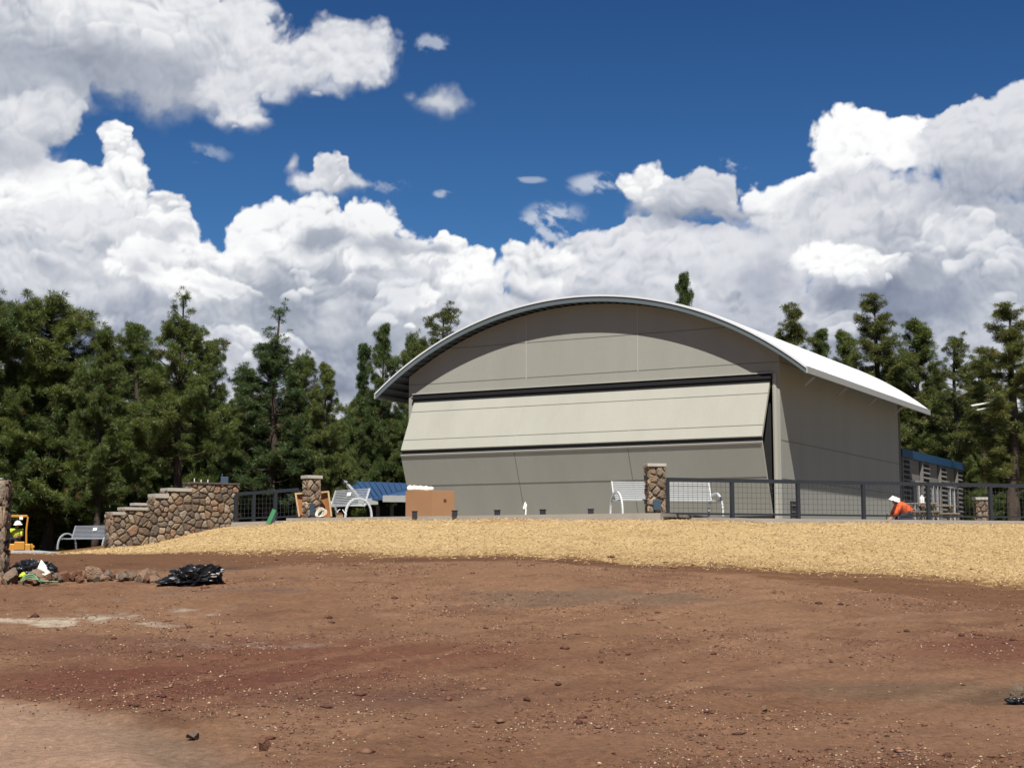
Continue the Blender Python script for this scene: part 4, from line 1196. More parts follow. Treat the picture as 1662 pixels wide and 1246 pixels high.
# ------------------------------------------------------------------ benches: slatted back, slatted seat, arched end frames
def bench(label, loc, rz, length, group='slatted metal benches', sc=1.0, plaque=True, seatmat='alu'):
    """local: x along the bench, -y = front"""
    root = empty('metal_bench', (0, 0, 0)); tag(root, label, 'bench', group)
    L = length / 2; A = MT[seatmat]
    tb = [(-L + 0.02, L - 0.02)]
    # back: slats leaning backwards
    mb = MB()
    for k in range(10):
        z = 0.44 + k * 0.052; y = 0.20 + k * 0.017
        mb.bar((-L + .04, y, z), (L - .04, y, z), 0.018, 0.026, up=(0, -0.3, 1))
    mb.build('backrest', A, root)
    mb = MB()
    for k in range(8):
        y = 0.17 - k * 0.062; z = 0.41 + (0.012 if k > 6 else 0) - 0.01 * math.sin(k / 7 * PI)
        mb.bar((-L + .04, y, z), (L - .04, y, z), 0.045, 0.018)
    mb.build('seat', A, root)
    for sx in (-1, 1):
        mb = MB(); x = sx * (L - 0.01); pts_ = []
        # arch from the front foot over the arm to the back foot
        for i in range(17):
            a = PI * i / 16; pts_.append(Vector((x, -0.02 - 0.46 * math.cos(a), 0.62 * math.sin(a) ** 0.8)))
        for i in range(16):
            d = pts_[i + 1] - pts_[i]; mb.bar(pts_[i] - d * .05, pts_[i + 1] + d * .05, 0.045, 0.055, up=(d.cross(Vector((1, 0, 0)))))
        mb.build('arched_leg', A, root)
        mb = MB(); mb.bar((sx * (L - .03), 0.19, 0.38), (sx * (L - .03), 0.375, 0.925), 0.03, 0.045, up=(0, 1, 0)); mb.bar((sx * (L - .03), 0.20, 0.40), (sx * (L - .03), -0.30, 0.40), 0.03, 0.04)
        mb.build('side_frame', A, root)
    if plaque:
        mb = MB(); mb.obox((0, 0.255, 0.78), (0.11, 0, 0), (0, 0.006, 0.0), (0, 0.018, 0.055)); mb.build('plaque', MT['white'], root)
    root.location = loc; root.rotation_euler = (0, 0, rz); root.scale = (sc, sc, sc)
    return root
# long bench on the terrace edge behind the pillar (seen from the front)
q0 = at(999, 800, 39.75); q1 = at(1161, 800, 40.6)
bl = (q1 - q0); bl.z = 0; mid = (q0 + q1) / 2
bench('long white slatted bench half hidden by the right terrace pillar', (mid.x, mid.y, DECK - 0.03), math.atan2(bl.y, bl.x), bl.length)
# bench at the left end of the terrace, turned away to the side
def place_bench(pxl, pxr, yb, Ya, Yb, z, label, **kw):
    a = at(pxl, yb, Ya); b = at(pxr, yb, Yb); d = b - a; d.z = 0; m_ = (a + b) / 2
    return bench(label, (m_.x, m_.y, z), math.atan2(d.y, d.x), d.length, **kw)
place_bench(527, 583, 838, 46.6, 44.9, DECK, 'grey slatted bench with arched ends packed beside the left terrace pillar', seatmat='alu')
# far bench on the left beyond the mound
gzb = gz1(at(140, 885, 46).x, 46)
place_bench(109, 182, 884, 58.8, 57.4, at(140, 891, 58).z, 'far grey slatted bench on the bare soil left of the stepped stone wall', seatmat='alug')

# ------------------------------------------------------------------ things on the terrace
def box_thing(name, label, cat, c, w, d, h, rz, m, part=None, bevel=0.0, group=None):
    o_ = empty(name, c, rz); tag(o_, label, cat, group); return o_
# cardboard box with a corner to the camera
q = at(702, 836, 42.6); q.z = DECK
e1 = at(658, 836, 43.2); e2 = at(738, 836, 42.95)
ax = Vector((e1.x - q.x, e1.y - q.y, 0)); ay = Vector((e2.x - q.x, e2.y - q.y, 0))
hb = at(702, 795.5, 42.6).z - q.z
cb = empty('cardboard_box', q); tag(cb, 'large brown cardboard box with a corner to the front on the terrace', 'box')
ay = ay.normalized() * ay.length; 
base = [q, q + ay, q + ay + ax, q + ax]
mb = MB(); mb.prism(base, (0, 0, hb)); mb.build('carton', MT['card'], cb, bevel=0.006)
nrm = Vector((ay.y, -ay.x, 0)).normalized()
mb = MB(); cc_ = q + ay * 0.56 + Vector((0, 0, hb * 0.62)) + nrm * 0.004
mb.prism([cc_ + ay.normalized() * dx * 0.05 + Vector((0, 0, dz_ * 0.05)) for dx, dz_ in ((-1, -.8), (.6, -1), (1, .2), (.5, .9), (-.9, 1))], nrm * 0.003); mb.build('hand_hole', MT['cardd'], cb)
mb = MB(); mb.bar(q + ax * 0.5 + Vector((0, 0, hb + .002)), q + ax * 0.5 + ay + Vector((0, 0, hb + .002)), 0.06, 0.002); mb.build('tape', MT['foam'], cb)
fm = empty('foam_sheet', q + ax * 0.5 + Vector((0, 0, hb))); tag(fm, 'cream foam packing sheet lying on the big cardboard box', 'foam packing')
mb = MB()
ua = ax.normalized(); va = Vector((ua.y, -ua.x, 0))
A0_ = at(661, 795, 43.15); A1_ = at(703, 797, 43.0); dd = (A1_ - A0_); dd.z = 0
n_ = 12; vs = []; fs = []
for i in range(n_ + 1):
    f = i / n_
    h_t = 0.17 * (1.0 - 0.28 * f) + 0.014 * math.sin(i * 2.3)
    if i in (0, n_): h_t *= 0.75
    for j, (o1, zz) in enumerate(((-0.16, 0), (-0.18, h_t * 0.6), (-0.12, h_t), (0.10, h_t * 0.97), (0.16, h_t * 0.5), (0.15, 0))):
        p_ = Vector((A0_.x, A0_.y, 0)) + dd * f + Vector((0, o1, 0)); vs.append((p_.x + rnd.uniform(-.01, .01), p_.y + .16, q.z + hb + 0.004 + zz))
for i in range(n_):
    for j in range(6): fs.append((i * 6 + j, i * 6 + (j + 1) % 6, (i + 1) * 6 + (j + 1) % 6, (i + 1) * 6 + j))
fs += [tuple(range(6)), tuple(range(n_ * 6 + 5, n_ * 6 - 1, -1))]
mb.smooth = True; mb.add(vs, fs); mb.build('sheet', MT['foam'], fm)
# row of small dark metal boxes along the terrace edge
first = None
for i, (px_, Y_) in enumerate(((673, 42.0), (738, 41.4), (807, 40.9), (881, 40.4), (959, 39.9))):
    q = at(px_, 835, Y_); q.z = DECK
    desc = ['in front of the cardboard box', 'at the box\'s right corner', 'midway from cardboard box to stub pipe', 'right of the thin white stub pipe', 'nearest to the long white bench'][i]
    if first is None:
        first = empty('edge_box', q)
        mb = MB(); mb.box((q.x - .07, q.y - .05, q.z), (q.x + .07, q.y + .05, q.z + .13)); mb.build('housing', MT['steel'], first, bevel=0.008)
        mb = MB(); mb.box((q.x - .085, q.y - .06, q.z + .13), (q.x + .085, q.y + .06, q.z + .15)); mb.build('lid', MT['black'], first)
        r_ = first
    else:
        r_ = first.copy(); COL.objects.link(r_); r_.location = q
        for ch in list(first.children):
            c_ = ch.copy(); COL.objects.link(c_); c_.parent = r_
    r_.rotation_euler = (0, 0, rnd.uniform(-.5, .3))
    tag(r_, 'small dark square metal box on terrace edge ' + desc, 'light fixture', 'dark metal boxes along the terrace edge')
# white stub pipe with a rag
q = at(853, 836, 40.6); q.z = DECK
sp = empty('stub_pipe', q); tag(sp, 'thin white stub pipe with a crumpled tag before the hangar door', 'pipe')
mb = MB(); mb.tube([q, q + Vector((0.01, 0, 0.14)), q + Vector((-0.02, 0, 0.26)), q + Vector((0.0, 0, 0.36))], [0.022, 0.025, 0.03, 0.012], 6); mb.build('pipe', MT['white'], sp)
mb = MB(); mb.add([q + Vector(v_) for v_ in ((-.06, -.02, .16), (.02, -.03, .19), (.04, -.01, .30), (-.03, 0, .34), (-.05, .02, .27), (-.07, .01, .21))], [(0, 1, 2, 5), (5, 2, 3, 4), (4, 3, 2, 1), (0, 5, 4, 1)]); mb.build('rag', MT['foam'], sp)
# open plywood crate behind the left pillar
q = at(508, 838, 45.6)
cr = empty('plywood_crate', (q.x, q.y, DECK)); tag(cr, 'plywood crate with pale lumber edges behind the left terrace pillar', 'crate')
def cw(px_, y_, Y_): return at(px_, y_, Y_)
A_, B_ = cw(479, 800, 45.5), cw(536, 797, 45.2)
zb_ = DECK
mb = MB(); mb.prism([Vector((cw(519, 825, 45.15).x, 45.15, zb_)), Vector((cw(538, 825, 45.0).x, 45.0, zb_)), Vector((cw(534, 825, 45.0).x, 45.0, B_.z - .06)), Vector((cw(519, 825, 45.15).x, 45.15, B_.z - .08))], (0, 0.03, 0)); mb.build('side_panel', MT['ply'], cr)
mb = MB(); mb.prism([Vector((cw(482, 825, 45.5).x, 45.5, zb_ + .2)), Vector((cw(500, 825, 45.5).x, 45.5, zb_)), Vector((cw(500, 825, 45.5).x, 45.5, A_.z - .06)), Vector((cw(482, 825, 45.5).x, 45.5, A_.z - .06))], (0, 0.03, 0)); mb.build('end_panel', MT['ply'], cr)
for pa, pb in (((479, 801, 45.45), (500, 799.5, 45.4)), ((519, 799, 45.05), (533, 797.5, 44.95)), ((480, 801, 45.4), (486, 838, 45.4)), ((533, 797, 44.9), (538, 838, 44.9))):
    mb = MB(); mb.bar(at(*pa), at(*pb), 0.05, 0.075, up=(0, 1, 0)); mb.build('lumber_strip', MT['lumber'], cr)
# coiled white hose on the left pillar
q = at(520, 829, 44.0); hc = empty('hose_coil', (q.x, q.y, DECK)); tag(hc, 'coil of white hose leaning on the foot of the left terrace pillar', 'hose')
mb = MB()
for k in range(4):
    pts_ = []
    for i in range(17):
        a = 2 * PI * i / 16; pts_.append(Vector((q.x + (0.10 + .01 * k) * math.cos(a) + .03 * k - .03 + 0.05 * math.sin(a), q.y - 0.02 * k + 0.05 * math.sin(a), DECK + 0.17 + (0.14 - .012 * k) * math.sin(a) - 0.01 * k)))
    mb.tube(pts_, 0.008, 6, cap=False)
mb.build('coil', MT['foam'], hc)
# loose packing by the bench: two bent white strips and a small carton
q = at(552, 838, 44.6); st_ = empty('packing_strip', (q.x, q.y, DECK)); tag(st_, 'bent white packing strips standing under the grey terrace bench', 'packing strip')
mb = MB(); z0_ = DECK
for dx, s_ in ((-0.1, 1), (0.02, -1)):
    pts_ = [Vector((q.x + dx + s_ * 0.0, q.y, z0_)), Vector((q.x + dx + s_ * 0.01, q.y, z0_ + .13)), Vector((q.x + dx + .04 * 1, q.y, z0_ + .24)), Vector((q.x + dx + .10, q.y, z0_ + .27))] if s_ > 0 else [Vector((q.x + .2, q.y, z0_ + .10)), Vector((q.x + .12, q.y, z0_ + .18)), Vector((q.x + .07, q.y, z0_ + .27))]
    mb.tube(pts_, 0.012, 6)
mb.build('strip', MT['white'], st_)
q = at(552, 838, 44.3); sc_ = empty('small_carton', (q.x, q.y, DECK)); tag(sc_, 'small torn brown carton on the terrace below the grey bench', 'box')
mb = MB(); mb.box((q.x - .10, q.y - .05, DECK), (q.x + .09, q.y + .06, DECK + .11)); mb.build('carton', MT['card'], sc_)
mb = MB(); mb.add([(q.x - .10, q.y - .055, DECK + .11), (q.x + .09, q.y - .055, DECK + .11), (q.x + .05, q.y - .10, DECK + .17), (q.x - .13, q.y - .10, DECK + .16)], [(0, 1, 2, 3)]); mb.build('flap', MT['card'], sc_)
# green panel leaning at the left railing
q = at(436, 850, 44.6); gq = gz1(q.x, 44.6)
gp = empty('green_panel', (q.x, q.y, gq)); tag(gp, 'green plastic panel leaning against the short left railing', 'panel')
b0 = at(431, 849, 44.55); b1 = at(438, 850, 44.5); t1 = at(448, 828, 45.0); t0 = at(442, 825, 45.05)
mb = MB(); mb.prism([b0, b1, t1, t0], (0.02, 0.05, 0.0)); mb.build('sheet', MT['green'], gp, bevel=0.012)
mb = MB(); mb.prism([b1 + Vector((0.01, 0.06, 0)), b1 + Vector((0.10, 0.10, 0.02)), t1 + Vector((0.05, .10, -.10)), t1 + Vector((0.01, 0.06, -.02))], (0.0, 0.04, 0)); mb.build('backing', MT['steel'], gp)

# ------------------------------------------------------------------ pavilion with a blue roof, far left of the hangar
pvY = 60.0
pv = empty('blue_roof_pavilion', (at(615, 840, pvY).x, pvY, CAMZ + 0.8)); tag(pv, 'low pavilion with a blue standing-seam roof behind the terrace left of the hangar', 'pavilion')
R0 = at(558, 780, 63.0); R1 = at(720, 786, 62.0); E0 = at(582, 808, 59.5); E1 = at(720, 808, 58.5)
E0b = at(614, 806.5, 59.4)
def slab3(mb, a, b, c, d, th=0.08): mb.prism([a, b, c, d], (0, 0, -th)); return mb
mb = MB(); slab3(mb, R0, R1, E1, E0)
nse = 16
for i in range(nse + 1):
    f = i / nse; mb.bar(R0.lerp(R1, f) + Vector((0, 0, .02)), E0.lerp(E1, f) + Vector((0, 0, .02)), 0.03, 0.035)
rf = mb.build('roof', MT['blue'], pv)
# second, nearer gable on the right
G0 = at(700, 780, 60.5); G1 = at(622, 804, 58.6); G2 = at(720, 804.5, 57.6)
mb = MB(); slab3(mb, G0, G1, G2, G2 + Vector((0.1, .5, .5)))
for i in range(6):
    f = (i + .5) / 6; mb.bar(G0.lerp(G0, f) + Vector((0, 0, .02)), G1.lerp(G2, f) + Vector((0, 0, .02)), 0.04, 0.05)
mb.build('roof', MT['blue'], pv)
mb = MB(); mb.bar(R0 + Vector((0, -.05, 0)), E0 + Vector((0, -.05, 0)), 0.12, 0.15); mb.build('rake_board', MT['trim'], pv)
Lq = at(543, 808, 63.5)
mb = MB(); mb.bar(R0 + Vector((0, .0, 0)), Lq, 0.10, 0.12); mb.build('rake_board', MT['trim'], pv)
mb = MB(); mb.prism([R0 + Vector((0, .1, -.1)), E0 + Vector((0, .2, 0)), Lq], (0, 0.1, 0)); mb.build('gable', MT['greywall'], pv)
mb = MB(); mb.bar(E0 + Vector((0, -.06, -0.16)), E0b + Vector((0, -.06, -0.16)), 0.06, 0.26); mb.build('fascia_board', MT['trim'], pv)
mb = MB(); mb.bar(G1 + Vector((0, -.06, -0.12)), G2 + Vector((0, -.06, -0.12)), 0.06, 0.26); mb.build('fascia_board', MT['trim'], pv)
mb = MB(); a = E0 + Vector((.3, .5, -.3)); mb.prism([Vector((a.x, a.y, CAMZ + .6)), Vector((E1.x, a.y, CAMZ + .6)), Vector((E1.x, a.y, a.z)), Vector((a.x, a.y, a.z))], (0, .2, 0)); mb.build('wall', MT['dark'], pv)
for f in (0.12, 0.3, 0.5):
    x = a.x + (E1.x - a.x) * f; mb = MB(); mb.box((x, a.y - .25, CAMZ + .6), (x + .15, a.y - .1, a.z)); mb.build('post', MT['greywall'], pv)
for zz in (CAMZ + 1.5, CAMZ + 1.2):
    pass

# ------------------------------------------------------------------ picnic tables by the annex
def picnic(px_, Y_, lab):
    q = at(px_, 848, Y_); q.z = WALK; t = empty('picnic_table', (0, 0, 0)); tag(t, lab, 'table', 'picnic tables by the annex')
    mb = MB()
    for k in range(4): mb.box((-0.62, -0.32 + k * 0.165, 0.70), (0.62, -0.32 + k * 0.165 + 0.15, 0.74))
    mb.build('tabletop', MT['woodtable'], t)
    for s_ in (-1, 1):
        mb = MB(); mb.box((-0.62, s_ * 0.62 - 0.12, 0.42), (0.62, s_ * 0.62 + 0.12, 0.46)); mb.build('bench_board', MT['woodtable'], t)
        mb = MB(); mb.bar((s_ * .5, -.55, 0), (s_ * .5, 0.25, 0.7), .05, .08, up=(1, 0, 0)); mb.bar((s_ * .5, .55, 0), (s_ * .5, -0.25, 0.7), .05, .08, up=(1, 0, 0)); mb.bar((s_ * .5, -.7, .39), (s_ * .5, .7, .39), .05, .08)
        mb.build('leg_frame', MT['woodtable'], t)
    t.location = q; t.rotation_euler = (0, 0, rnd.uniform(-.2, .3)); return t
t1_ = picnic(1490, 50.0, 'weathered picnic table just right of the kneeling worker')
t2_ = picnic(1520, 52.5, 'weathered picnic table farther right, before the second annex window')
q = Vector((at(1497, 830, 50).x, 50, WALK + .74)); jg = empty('white_jug', q); tag(jg, 'white plastic jug on the picnic table nearest the worker', 'jug')
mb = MB(); mb.tube([q, q + Vector((0, 0, .16)), q + Vector((0, 0, .22)), q + Vector((0, 0, .27))], [.08, .08, .04, .03], 10); mb.build('bottle', MT['white'], jg)
mb = MB(); mb.tube([q + Vector((0, 0, .27)), q + Vector((0, 0, .30))], .033, 8); mb.build('cap', MT['bluebox'], jg)

# ------------------------------------------------------------------ rubble, boulders
def rock_mesh(name, seed, cuts=13, sub=2):
    r_ = random.Random(seed); bm = bmesh.new(); bmesh.ops.create_icosphere(bm, subdivisions=sub + 1, radius=1.0)
    planes = []
    for _ in range(cuts):
        n = Vector((r_.uniform(-1, 1), r_.uniform(-1, 1), r_.uniform(-1, 1))).normalized(); planes.append((n, r_.uniform(0.42, 0.74)))
    off = Vector((r_.uniform(0, 99), r_.uniform(0, 99), 0))
    for v in bm.verts:
        p_ = v.co.copy()
        for n, d in planes:
            k = p_.dot(n)
            if k > d: p_ -= n * (k - d)
        p_ *= 1 + 0.05 * noise.noise(p_ * 2.0 + off) + 0.05 * noise.noise(p_ * 7.0 + off)
        v.co = p_
    me = bpy.data.meshes.new(name); bm.to_mesh(me); bm.free(); return me
rock_mats = [mat('rock_%s' % n, srgb(*c), 0.95, var=0.25, vscale=2.2, var2=0.2, v2scale=12, bump=0.7, bscale=7, bdist=0.08, spec=0.2) for n, c in (('brown', (156, 128, 106)), ('grey', (136, 118, 102)), ('rust', (132, 96, 76)))]
rocks = [rock_mesh('rock', s) for s in range(8)]
for i, me in enumerate(rocks): me.materials.append(rock_mats[i % 3])
def rock(px_, y_, wpx, hpx, Y_=None, lab=None, k=0, zoff=0.0, grp='loose rocks in the rubble row', Yy=27.0):
    q = at(px_, y_, Yy); g = gz1(q.x, Yy)
    s_ = wpx / 2400.0 * Yy / 2
    hz = hpx / 2400.0 * Yy / 2
    o = bpy.data.objects.new('rock', rocks[k % 8]); COL.objects.link(o)
    o.location = (q.x, Yy, g + hz * 0.9); o.scale = (s_ * 1.25, s_ * rnd.uniform(0.8, 1.1), hz * 1.55)
    o.rotation_euler = (rnd.uniform(-.3, .3), rnd.uniform(-.3, .3), rnd.uniform(0, 6.3))
    tag(o, lab or 'small brown rock in the low rubble row between the left pillar and the black bag', 'rock', grp)
    return o
rl = [(150, 927, 34, 28, 'largest rock of the rubble row, pale topped and blocky', 0), (200, 931, 28, 15, 'flat pale brown rock in the rubble row, two left of the black bag', 1),
      (118, 922, 16, 14, 'dark brown pointed rock left of the largest rubble rock', 5), (176, 921, 26, 18, 'upright grey rock just right of the largest rubble rock', 4), (232, 924, 22, 18, 'tall brown rock close to the left end of the black bag', 3),
      (248, 931, 30, 10, 'long flat rock touching the black bag', 6), (106, 930, 24, 16, 'rounded brown rock right of the green hose', 2), (10, 934, 22, 18, 'light brown rock at the foot of the left pillar', 3),
      (12, 943, 26, 10, 'dark flat rock lowest at the left edge', 4), (50, 939, 34, 9, 'long reddish flat rock below the green hose', 5), (20, 914, 26, 30, 'tall grey rock leaning on the left pillar', 1)]
for k, r_ in enumerate(rl): rock(r_[0], r_[1], r_[2], r_[3], lab=r_[4], k=r_[5])
rs = rnd.getstate(); rnd.seed(21)
for i in range(46):
    x = rnd.uniform(0, 262); rock(x, rnd.uniform(928, 939) - (3 if x > 120 else 0), rnd.uniform(9, 26), rnd.uniform(8, 15), k=rnd.randrange(8), Yy=27 + rnd.uniform(-.3, .7))
for i in range(12):
    rock(rnd.uniform(140, 260), rnd.uniform(916, 924), rnd.uniform(10, 20), rnd.uniform(8, 12), k=rnd.randrange(8), Yy=27.6)
rnd.setstate(rs)
for px_, Y_, w_, h_, lab, k in ((430, 11.15, 30, 22, 'dark brown stone on the dirt near the bottom left, beside the tan path', 5), (312, 11.75, 26, 13, 'pale rounded stone beside the edge of the tan path', 1), (1243, 13.2, 10, 9, 'small lone brown stone on the dirt right of centre', 3), (1655, 14.2, 24, 18, 'grey stone at the right edge of the dirt', 4)):
    rock(px_, 1200, w_, h_, lab=lab, k=k, Yy=Y_, grp='stones lying on the dirt')

# ------------------------------------------------------------------ loose stuff on the ground
def scatter_gravel():
    n = 90000
    # density falls with depth so the stones look equally dense in the wedge seen
    Yv = 8.5 + (32 - 8.5) * nrg.random(n) ** 1.7
    Av = nrg.uniform(-0.42, 0.42, n); Xv = Av * Yv
    cl = fbm(Xv, Yv, 2.4, 4, 0.6, 61) + 0.6 * fbm(Xv, Yv, 0.6, 3, 0.6, 62)
    keep = nrg.random(n) < np.clip(0.26 + 2.8 * cl, 0.03, 1.0)
    R = np.hypot((Xv + 6.8) / 5.83, (Yv - 6.6) / 7.69)
    keep &= (R > 1.02) | (nrg.random(n) < 0.05)
    keep &= (Yv < interp_px(Xv, Yv, TRACK_LO)) | (nrg.random(n) < 0.38)
    Xv, Yv = Xv[keep], Yv[keep]; n = len(Xv)
    size = 0.003 + 0.009 * nrg.random(n) ** 2.6 + 0.00022 * Yv
    big = nrg.random(n) < 0.022; size[big] *= nrg.uniform(1.6, 3.6, big.sum())
    Zv = gz(Xv, Yv) + size * 0.25
    oct_ = np.array([(1, 0, 0), (-1, 0, 0), (0, 1, 0), (0, -1, 0), (0, 0, 1), (0, 0, -1)], float)
    F = np.array([(0, 2, 4), (2, 1, 4), (1, 3, 4), (3, 0, 4), (2, 0, 5), (1, 2, 5), (3, 1, 5), (0, 3, 5)])
    sc = size[:, None] * np.stack([nrg.uniform(0.8, 1.9, n), nrg.uniform(0.7, 1.2, n), nrg.uniform(0.4, 0.85, n)], -1)
    vv = oct_[None] * sc[:, None, :] * nrg.uniform(0.7, 1.25, (n, 6, 1))
    a = nrg.uniform(0, 6.28, n); ca, sa = np.cos(a)[:, None], np.sin(a)[:, None]
    x = vv[..., 0] * ca - vv[..., 1] * sa; y = vv[..., 0] * sa + vv[..., 1] * ca
    V_ = np.stack([x + Xv[:, None], y + Yv[:, None], vv[..., 2] + Zv[:, None]], -1).reshape(-1, 3)
    f = (F[None] + (np.arange(n) * 6)[:, None, None]).reshape(-1, 3)
    pal = np.array([srgb(*c) for c in ((112, 74, 58), (96, 64, 52), (132, 92, 72), (150, 112, 90), (84, 60, 54), (176, 142, 116), (206, 180, 150), (120, 104, 96), (222, 200, 172))])
    pr = np.array([.15, .12, .20, .19, .09, .12, .065, .05, .015]); ci = nrg.choice(len(pal), n, p=pr); ci[big] = nrg.choice(4, big.sum())
    c = np.repeat(pal[ci] * nrg.uniform(.8, 1.15, (n, 1)), 6, axis=0)
    me = mesh_np('gravel', V_, f, c, 'Col'); o = link('gravel', me, mat('gravel', rough=0.9, attr='Col', spec=0.2)); tag(o, 'loose red brown gravel and chips strewn over the dirt', 'gravel', kind='stuff')

    # pale wood chips
    n = 1300; Yv = 9 + 22 * nrg.random(n) ** 1.3; Xv = nrg.uniform(-.4, .4, n) * Yv
    cl = fbm(Xv, Yv, 2.0, 3, 0.6, 71); k = nrg.random(n) < np.clip(0.35 + 2.2 * cl, 0.03, 1); k &= Yv < interp_px(Xv, Yv, TRACK_LO) - 0.2
    k &= np.hypot((Xv + 6.8) / 5.83, (Yv - 6.6) / 7.69) > 1.03
    Xv, Yv = Xv[k], Yv[k]; n = len(Xv)
    L = 0.005 + 0.016 * nrg.random(n) ** 1.8 * (0.7 + Yv / 40); Wd = L * nrg.uniform(0.2, 0.45, n); a = nrg.uniform(0, 3.14, n) ; Zv = gz(Xv, Yv) + 0.004
    dx, dy = np.cos(a), np.sin(a); tz = nrg.uniform(-.25, .45, n) * L
    vs = []
    for su, sv, up in ((-1, -1, 0), (1, -1, 0), (1, 1, 0), (-1, 1, 0), (-1, -1, 1), (1, -1, 1), (1, 1, 1), (-1, 1, 1)):
        vs.append(np.stack([Xv + su * L * dx - sv * Wd * dy, Yv + su * L * dy + sv * Wd * dx, Zv + (su * .5 + .5) * tz + up * 0.005], -1))
    V_ = np.stack(vs, 1).reshape(-1, 3); F = np.array([(3, 2, 1, 0), (4, 5, 6, 7), (0, 1, 5, 4), (1, 2, 6, 5), (2, 3, 7, 6), (3, 0, 4, 7)])
    f = (F[None] + (np.arange(n) * 8)[:, None, None]).reshape(-1, 4)
    pal = np.array([srgb(*c) for c in ((226, 200, 164), (200, 168, 130), (170, 132, 98), (236, 220, 196), (92, 62, 48))]); c = np.repeat(pal[nrg.choice(5, n, p=[.14, .3, .3, .04, .22])], 8, axis=0)
    me = mesh_np('wood_chips', V_, f, c, 'Col'); o = link('wood_chips', me, mat('wood_chip', rough=0.9, attr='Col')); tag(o, 'pale wood chips and bark scraps scattered over the red dirt', 'wood chips', kind='stuff')

    # straw mulch strands
    n = 60000; Yv = nrg.uniform(29, 45, n); Xv = nrg.uniform(-.38, .40, n) * Yv
    k = (Yv > interp_px(Xv, Yv, MULCH_LO) - 1.6 * nrg.random(n) ** 2.2 + 0.9 * fbm(Xv, Yv, 1.2, 4, 0.6, 44)) & (Yv < np.minimum(interp_px(Xv, Yv, MULCH_HI), 46))
    k &= ~in_poly(Xv, Yv, deck_poly, -0.03) & ~in_poly(Xv, Yv, walk_poly, -0.03)
    Xv, Yv = Xv[k], Yv[k]; n = len(Xv)
    L = nrg.uniform(0.012, 0.04, n); Wd = nrg.uniform(0.003, 0.007, n); a = nrg.uniform(0, 3.14, n); dx, dy = np.cos(a), np.sin(a); Zv = gz(Xv, Yv) + nrg.uniform(0.0, 0.04, n)
    tz = nrg.uniform(-.5, .5, n) * L
    vs = [np.stack([Xv + su * L * dx - sv * Wd * dy, Yv + su * L * dy + sv * Wd * dx, Zv + su * tz + up], -1) for su, sv, up in ((-1, 0, 0), (1, -1, 0.0), (1, 1, 0.012))]
    V_ = np.stack(vs, 1).reshape(-1, 3); f = np.arange(n * 3).reshape(-1, 3)
    pal = np.array([srgb(*c) for c in ((222, 193, 142), (214, 184, 132), (202, 171, 119), (229, 203, 154), (178, 144, 98))]) * 0.97; c = np.repeat(pal[nrg.choice(5, n, p=[.3, .28, .18, .12, .12])], 3, axis=0)
    me = mesh_np('straw', V_, f, c, 'Col'); o = link('straw', me, mat('straw', rough=0.85, attr='Col')); tag(o, 'golden straw mulch strands covering the mound below the terrace', 'straw', kind='stuff')
scatter_gravel()

# ------------------------------------------------------------------ plastic, bags, hose
def crumple(name, seed, size, m, parent, loc, ridge=0.35, sub=5, flat_=0.0, rz=0.0):
    bm = bmesh.new(); bmesh.ops.create_icosphere(bm, subdivisions=sub, radius=1.0); off = Vector((seed * 7.3, seed * 3.1, 0))
    for v in bm.verts:
        p_ = v.co.copy(); n1 = 1 - abs(noise.noise(p_ * 1.6 + off)) * 2; n2 = 1 - abs(noise.noise(p_ * 3.7 + off)) * 2; n3 = 1 - abs(noise.noise(p_ * 8 + off)) * 2
        k = 1 + ridge * (0.9 * noise.noise(p_ * 0.9 + off) + 0.55 * (n1 - .5) + 0.32 * (n2 - .5) + 0.14 * (n3 - .5))
        if p_.z < 0: p_.z *= 0.5
        p_ = p_ * k
        p_ = Vector((p_.x * size[0], p_.y * size[1], max(p_.z * size[2], -size[2] * 0.3)))
        v.co = p_
    me = bpy.data.meshes.new(name); bm.to_mesh(me); bm.free()
    o = link(name, me, m, parent)
    if parent is None: o.location = loc
    else: o.location = Vector(loc) - origin(parent)
    o.rotation_euler.z = rz
    return o
Yb = 26.3; q = at(312, 931, Yb); g = gz1(q.x, Yb)
o = crumple('black_tarp', 3, (0.52, 0.30, 0.27), MT['plastic'], None, (q.x - 0.02, Yb, g + 0.07), ridge=0.55)
tag(o, 'crumpled heap of shiny black plastic sheeting on the dirt right of the rubble', 'tarp')
tr_ = empty('tarp', (at(55, 920, 27.6).x, 27.6, gz1(at(55, 920, 27.6).x, 27.6))); tag(tr_, 'smaller black plastic sheet draped over stones beside the left pillar', 'tarp')
bx = tr_.location
crumple('drape', 9, (0.34, 0.22, 0.20), MT['plastic'], tr_, (bx.x - 0.02, bx.y, bx.z + 0.16), ridge=0.5, rz=0.3)
crumple('drape_end', 5, (0.22, 0.18, 0.13), rock_mats[1], tr_, (bx.x + 0.13, bx.y - .08, bx.z + 0.10), ridge=0.3, sub=4)
wb = empty('white_bag', (at(70, 905, 27.5).x, 27.5, bx.z + .2)); tag(wb, 'white paper bag peaked on top of the small black plastic sheet', 'bag')
mb = MB(); w = wb.location
vs = [(w.x - .10, w.y - .1, w.z - .05), (w.x + .16, w.y - .12, w.z - .12), (w.x + .18, w.y + .1, w.z - .10), (w.x - .09, w.y + .12, w.z - .02), (w.x - .03, w.y - .02, w.z + .20), (w.x + .04, w.y + .03, w.z + .10), (w.x + .10, w.y - .09, w.z + .05)]
mb.add(vs, [(0, 1, 6, 4), (1, 2, 5, 6), (6, 5, 4), (2, 3, 4, 5), (3, 0, 4), (3, 2, 1, 0)]); mb.build('sack', MT['foam'], wb, bevel=0.01)
